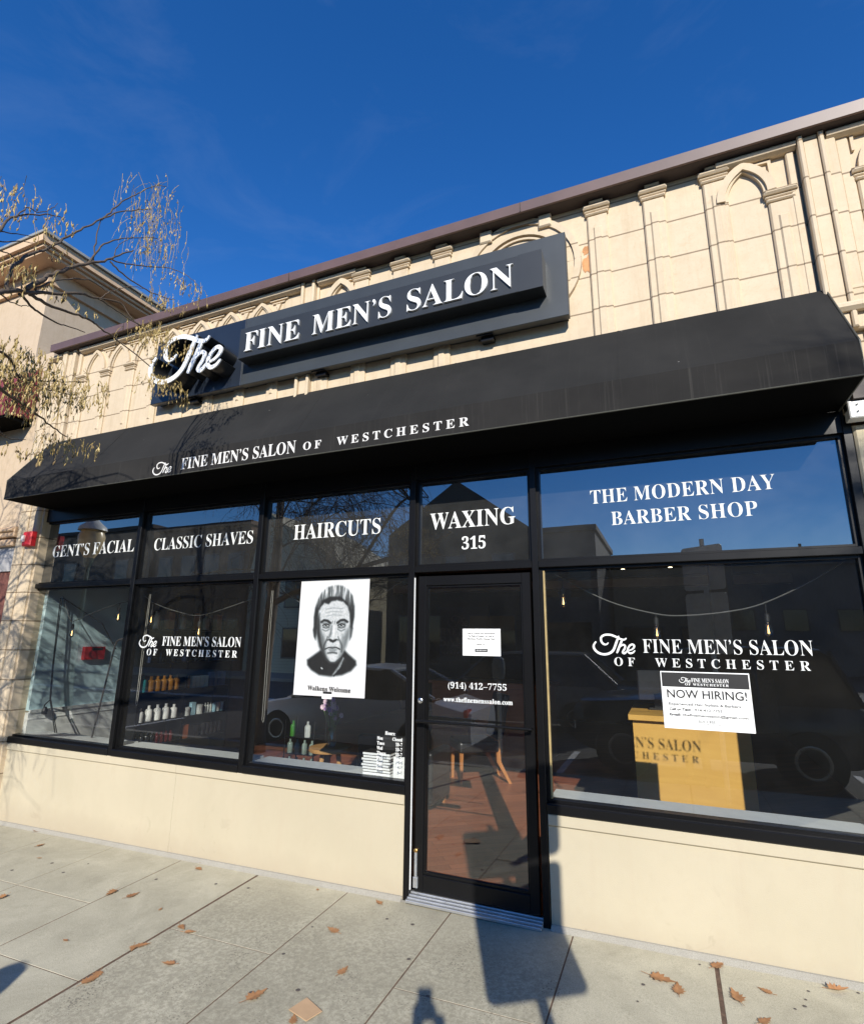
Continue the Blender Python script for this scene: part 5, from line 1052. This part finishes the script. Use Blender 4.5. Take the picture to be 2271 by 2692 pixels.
# ================================================================== parked cars
def car(name, label, xf, yc, L, Wd, low, cab, paint, gc=.18, wr=.33, front=1):
    """xf = x of the front bumper, the body runs to xf + front*L; low/cab = side outlines as (share of length, height)"""
    t = empty(name, (xf + front * L / 2, yc, RZ), label, 'car'); X = lambda s: xf + front * L * s; hw = Wd / 2
    def loft(st, secs, nm, mat):
        mb = MB(); vs = []; n = len(secs[0])
        for s, sec in zip(st, secs): vs += [(X(s), yc + y, RZ + z) for y, z in sec]
        fs = []
        for i in range(len(st) - 1):
            for k in range(n): k2 = (k + 1) % n; fs.append((i * n + k, i * n + k2, (i + 1) * n + k2, (i + 1) * n + k))
        fs.append(tuple(range(n))); fs.append(tuple((len(st) - 1) * n + k for k in range(n)))
        mb.add(vs, fs); o = mb.build(nm, mat, t); return smooth_by_angle(o, 35)
    def interp(pl, s):
        for (a, za), (b2, zb) in zip(pl, pl[1:]):
            if a <= s <= b2: return za + (zb - za) * ((s - a) / (b2 - a) if b2 > a else 0)
        return pl[-1][1] if s > pl[-1][0] else pl[0][1]
    st = [k / 28 for k in range(29)]; secs = []
    for s in st:
        e = min(s, 1 - s); w = hw * (.80 + .20 * min(1, e / .10) ** .5); zt = interp(low, s); zb = gc + .10 * max(0, 1 - e / .06)
        secs.append([(-w * .92, zb), (-w, zb + (zt - zb) * .3), (-w * 1.0, zb + (zt - zb) * .65), (-w * .93, zt - .03), (-w * .80, zt), (w * .80, zt), (w * .93, zt - .03), (w, zb + (zt - zb) * .65), (w, zb + (zt - zb) * .3), (w * .92, zb)])
    loft(st, secs, 'body', paint)
    st2 = [cab[0][0] + (cab[-1][0] - cab[0][0]) * k / 20 for k in range(21)]; secs = []; sr = []
    for s in st2:
        zb = interp(low, s) - .02; zt = max(zb + .01, interp(cab, s)); f = (zt - zb) / .5; secs.append([(-hw * .93, zb), (-hw * (.93 - .16 * f), zt), (hw * (.93 - .16 * f), zt), (hw * .93, zb)])
    loft(st2, secs, 'cabin_windows', M['carglass'])
    zmax = max(z for _, z in cab); rs = [s for s in st2 if interp(cab, s) > zmax - .07]; secs = []
    for s in rs: zt = interp(cab, s); secs.append([(-hw * .78, zt - .03), (-hw * .77, zt + .012), (-hw * .5, zt + .03), (hw * .5, zt + .03), (hw * .77, zt + .012), (hw * .78, zt - .03)])
    loft(rs, secs, 'roof', paint)
    mb = MB()
    for s in (cab[0][0] + .01, (cab[0][0] + cab[-1][0]) / 2, cab[-1][0] - .02):
        pass
    for s0, s1 in ((cab[0], cab[1]), (cab[-1], cab[-2])):
        for sg in (-1, 1): mb.tube([(X(s0[0]), yc + sg * hw * .93, RZ + s0[1]), (X(s1[0]), yc + sg * hw * .775, RZ + s1[1])], .03, 6)
    ms_ = (cab[0][0] + cab[-1][0]) / 2
    for sg in (-1, 1): mb.tube([(X(ms_), yc + sg * hw * .94, RZ + interp(low, ms_)), (X(ms_), yc + sg * hw * .785, RZ + zmax)], .035, 6)
    mb.build('pillars', paint, t)
    for s in (.19, .80):
        for sg in (-1, 1):
            c = (X(s), yc + sg * (hw - .09), RZ + wr); mb = MB(); mb.lathe([(wr * .6, -.11), (wr * .95, -.11), (wr, -.07), (wr, .07), (wr * .95, .11), (wr * .6, .11)], c, 24, 'y'); w_ = smooth_by_angle(mb.build('wheel', M['tyre'], t)); mb = MB(); mb.lathe([(wr * .62, -.105), (wr * .5, -.112), (wr * .1, -.10), (wr * .1, .10), (wr * .5, .112), (wr * .62, .105)], c, 16, 'y'); mb.build('rim', M['chrome'], w_)
    for sg in (-1, 1):
        MB().cbox(X(.985) - .03, X(.985) + .03, yc + sg * hw * .72 - .12, yc + sg * hw * .72 + .12, RZ + .72, RZ + .84, .01).build('tail_light', M['red'], t); MB().cbox(X(.012) - .03, X(.012) + .03, yc + sg * hw * .68 - .14, yc + sg * hw * .68 + .14, RZ + .62, RZ + .74, .01).build('headlight', M['redlens'], t)
        MB().obox((X(cab[0][0] + .06), yc + sg * (hw + .06), RZ + interp(low, .3) + .06), (.05, 0, 0), (0, .09, 0), (0, 0, .06)).build('mirror', paint, t)
    return t
pw = simple('pearl white paint', (.62, .63, .64), .2, var=.03); pg = simple('grey car paint', (.16, .17, .18), .22, var=.05); pb = simple('dark blue black paint', (.018, .022, .03), .2)
car('parked_car', 'white sedan parked at the kerb', -5.9, -5.75, 4.6, 1.8, [(0, .62), (.05, .75), (.28, .92), (.6, .95), (.85, .98), (1, .80)], [(.24, .90), (.40, 1.40), (.52, 1.46), (.68, 1.42), (.87, .99)], pw)
car('parked_car', 'grey estate car in the middle of the street', -3.9, -9.4, 4.7, 1.85, [(0, .68), (.05, .85), (.26, 1.02), (.6, 1.03), (.9, 1.03), (1, .85)], [(.22, 1.0), (.36, 1.58), (.5, 1.68), (.84, 1.66), (.98, 1.06)], pg, .22, .36)
jp = car('off_roader', 'dark blue boxy off-roader parked at the kerb', .30, -6.15, 3.9, 1.85, [(0, .95), (.03, 1.08), (.36, 1.16), (.6, 1.14), (.97, 1.14), (1, 1.0)], [(.35, 1.13), (.41, 1.82), (.6, 1.88), (.9, 1.86), (.97, 1.14)], pb, .35, .41)
mb = MB()
for y in (-6.75, -5.55): mb.tube([(1.9, y, RZ + 1.96), (3.75, y, RZ + 1.95)], .02, 6)
for x in (2.0, 2.9, 3.6): mb.tube([(x, -6.8, RZ + 1.95), (x, -5.5, RZ + 1.95)], .018, 6)
mb.build('roof_rack', M['chrome'], jp)
# ================================================================== buildings across the street
M['dulltrim'] = simple('dull window trim', (.10, .09, .08), .7)
def block(name, label, x0, x1, y0, y1, h, mat, rows, wmat=M['carglass'], gable=0, gx=None, trim=None):
    trim = trim or M['dulltrim']; t = empty(name, ((x0 + x1) / 2, y0, -.1), label, 'building'); mb = MB()
    if gable: mb.xz([(x0, -.2), (x1, -.2), (x1, h), (gx if gx is not None else (x0 + x1) / 2, h + gable), (x0, h)], y1, y0)
    else: mb.box(x0, x1, y1, y0, -.2, h); mb.box(x0 - .1, x1 + .1, y1 - .1, y0 + .18, h, h + .25)
    mb.build('wall', mat, t)
    for z, n, w, hh in rows:
        for k in range(n):
            xc = x0 + (x1 - x0) * (k + .5) / n; MB().cbox(xc - w / 2 - .08, xc + w / 2 + .08, y0 + .01, y0 + .05, z - .08, z + hh + .08, .01).build('window', trim, t); 
            MB().box(xc - w / 2, xc + w / 2, y0 + .045, y0 + .058, z, z + hh).build('window_pane', wmat, t)
    return t
def clap():
    m, nt, b = newmat('yellow clapboard'); p = wpos(nt); sx = nd(nt, 'SeparateXYZ'); nt.links.new(p, sx.inputs[0]); f = mth(nt, 'FRACT', mth(nt, 'MULTIPLY', sx.outputs[2], 6.5))
    c = ramp(nt, f, [(.0, (.25, .22, .14)), (.12, (.55, .49, .33))]); nt.links.new(c, b.inputs['Base Color']); b.inputs['Roughness'].default_value = .7; return m
brk = simple('dark brown brick', (.14, .075, .05), .85, var=.3, scale=30)
block('long_building', 'long dark building row at the left end of the street', -90, -28.5, -21, -30, 8.6, simple('dull brown wall', (.09, .07, .055), .9, var=.2), [(4.8, 12, 1.1, 1.8)])
block('brick_building', 'dark brick block with shop windows across the street, reflected at the left', -28, -20.5, -21, -30, 8.3, brk, [(4.8, 4, 1.1, 1.8), (.5, 3, 2.0, 2.2)])
block('clapboard_house', 'pale yellow clapboard house with a gable across the street', -20.3, -14.0, -21, -31, 5.6, clap(), [(3.4, 3, .9, 1.4), (.7, 3, .9, 1.5)], gable=3.4, gx=-19.5)
block('tall_house', 'tall dark house with a sloping roof edge across the street', -11.3, -3.9, -21, -32, 7.0, simple('dark brown shingle', (.10, .075, .055), .9, var=.2), [(4.2, 3, 1.0, 1.5), (.6, 2, 2.2, 2.2)], gable=2.6, gx=-7.5)
block('low_shop', 'low dark flat-roofed shop across the street', -3.8, -.9, -21, -29, 6.6, simple('dark grey brick', (.07, .07, .075), .85, var=.2), [(3.6, 2, .9, 1.4), (.4, 1, 2.2, 2.1)])
block('garage_building', 'low distant building at the right end of the street', 4.8, 16, -36, -44, 6.4, simple('grey block wall', (.16, .16, .16), .85), [(2.5, 4, 1.2, 1.2)])
block('row_shop', 'single storey shop row farther along the street', -.7, 4.6, -26, -34, 5.4, simple('tan brick', (.24, .17, .11), .85, var=.2), [(.4, 2, 1.8, 2.0)])
t = empty('utility_pole', (16.6, -70, 0), 'wooden utility pole with a cross arm, far along the street', 'pole'); MB().tube([(16.6, -70, -.2), (16.6, -70, 12.9)], .16, 8).build('pole_shaft', M['bark'], t); MB().box(14.9, 18.3, -70.1, -69.9, 12.2, 12.4).build('cross_arm', M['bark'], t)
# ================================================================== the photographer, seen only as a shadow and a reflection
t = empty('person', (1.98, -4.28, -.06), 'person in dark clothes holding a phone up with both hands', 'person')
fw = Vector((-.39, .92, 0)); rt = Vector((.92, .39, 0)); ph = Vector((1.803, -3.770, 1.723)) - fx * .03; base = Vector((1.803, -3.770, 0)) - fw * .52; gz = GZ(base.x, base.y)
def bp(r, f, z): v = base + rt * r + fw * f; return (v.x, v.y, z + gz)
J = {'pel': (bp(0, 0, .84), .145, .11), 'wai': (bp(0, 0, 1.0), .13, .095), 'che': (bp(0, .0, 1.20), .15, .105), 'nkb': (bp(0, .0, 1.335), .075, .07), 'nck': (bp(0, .02, 1.40), .05, .05), 'hd1': (bp(0, .045, 1.47), .068, .08), 'hd2': (bp(0, .05, 1.55), .076, .092), 'hd3': (bp(0, .045, 1.62), .06, .075)}
for sgn, n_ in ((-1, 'l'), (1, 'r')):
    J['sh' + n_] = (bp(.165 * sgn, 0, 1.30), .06, .06); J['el' + n_] = (bp(.20 * sgn, .22, 1.30), .042, .042); hnd = ph + rt * (.055 * sgn) - fx * .03 + Vector((0, 0, -.12)); J['wr' + n_] = (tuple(hnd), .027, .027); J['ha' + n_] = (tuple(ph + rt * (.045 * sgn) - fx * .02 + Vector((0, 0, -.07))), .026, .018)
    J['hp' + n_] = (bp(.085 * sgn, 0, .80), .095, .095); J['kn' + n_] = (bp(.10 * sgn, .02, .45), .06, .06); J['an' + n_] = (bp(.11 * sgn, -.01, .085), .04, .045); J['to' + n_] = (bp(.13 * sgn, .14, .045), .042, .03)
E_ = [('pel', 'wai'), ('wai', 'che'), ('che', 'nkb'), ('nkb', 'nck'), ('nck', 'hd1'), ('hd1', 'hd2'), ('hd2', 'hd3')]
for n_ in 'lr': E_ += [('che', 'sh' + n_), ('sh' + n_, 'el' + n_), ('el' + n_, 'wr' + n_), ('wr' + n_, 'ha' + n_), ('pel', 'hp' + n_), ('hp' + n_, 'kn' + n_), ('kn' + n_, 'an' + n_), ('an' + n_, 'to' + n_)]
ks = list(J); me = bpy.data.meshes.new('body'); me.from_pydata([J[k][0] for k in ks], [(ks.index(a), ks.index(b2)) for a, b2 in E_], []); body = bpy.data.objects.new('body', me); COL.objects.link(body); body.parent = t; me.materials.append(simple('dark winter clothes', (.02, .022, .03), .85))
md = body.modifiers.new('skin', 'SKIN')
for i, k in enumerate(ks): me.skin_vertices[0].data[i].radius = (J[k][1], J[k][2]); me.skin_vertices[0].data[i].use_root = (k == 'pel')
ss = body.modifiers.new('subsurf', 'SUBSURF'); ss.levels = 2; ss.render_levels = 2
o = MB().obox(ph - ux * .055 - rx * .022, rx * .037, fx * .0042, ux * .076).build('phone', M['rubber']); tag(o, 'black phone held up in front of the face', 'phone')
for sgn in (-1, 1):      # fingers closed round the phone
    for k in range(4):
        b0 = ph - rx * .022 - ux * (.06 + .018 * k) + rx * (.040 * sgn) - fx * .012; MB().tube([b0 - fx * .02 - rx * .012 * -sgn, b0 + rx * .006 * sgn, b0 + fx * .016 - rx * .004 * sgn, b0 + fx * .018 - rx * .014 * sgn], [.008, .0085, .0075, .006], 8).build('finger', simple('hand skin', (.45, .27, .19), .6) if (sgn, k) == (-1, 0) else bpy.data.materials['hand skin'], t)
# ------------------------------------------------------------------ put every Empty at its thing's base
for e, loc in EMPTIES:
    e.location = loc
    for ch in e.children: ch.matrix_parent_inverse = Matrix.Translation(-loc)
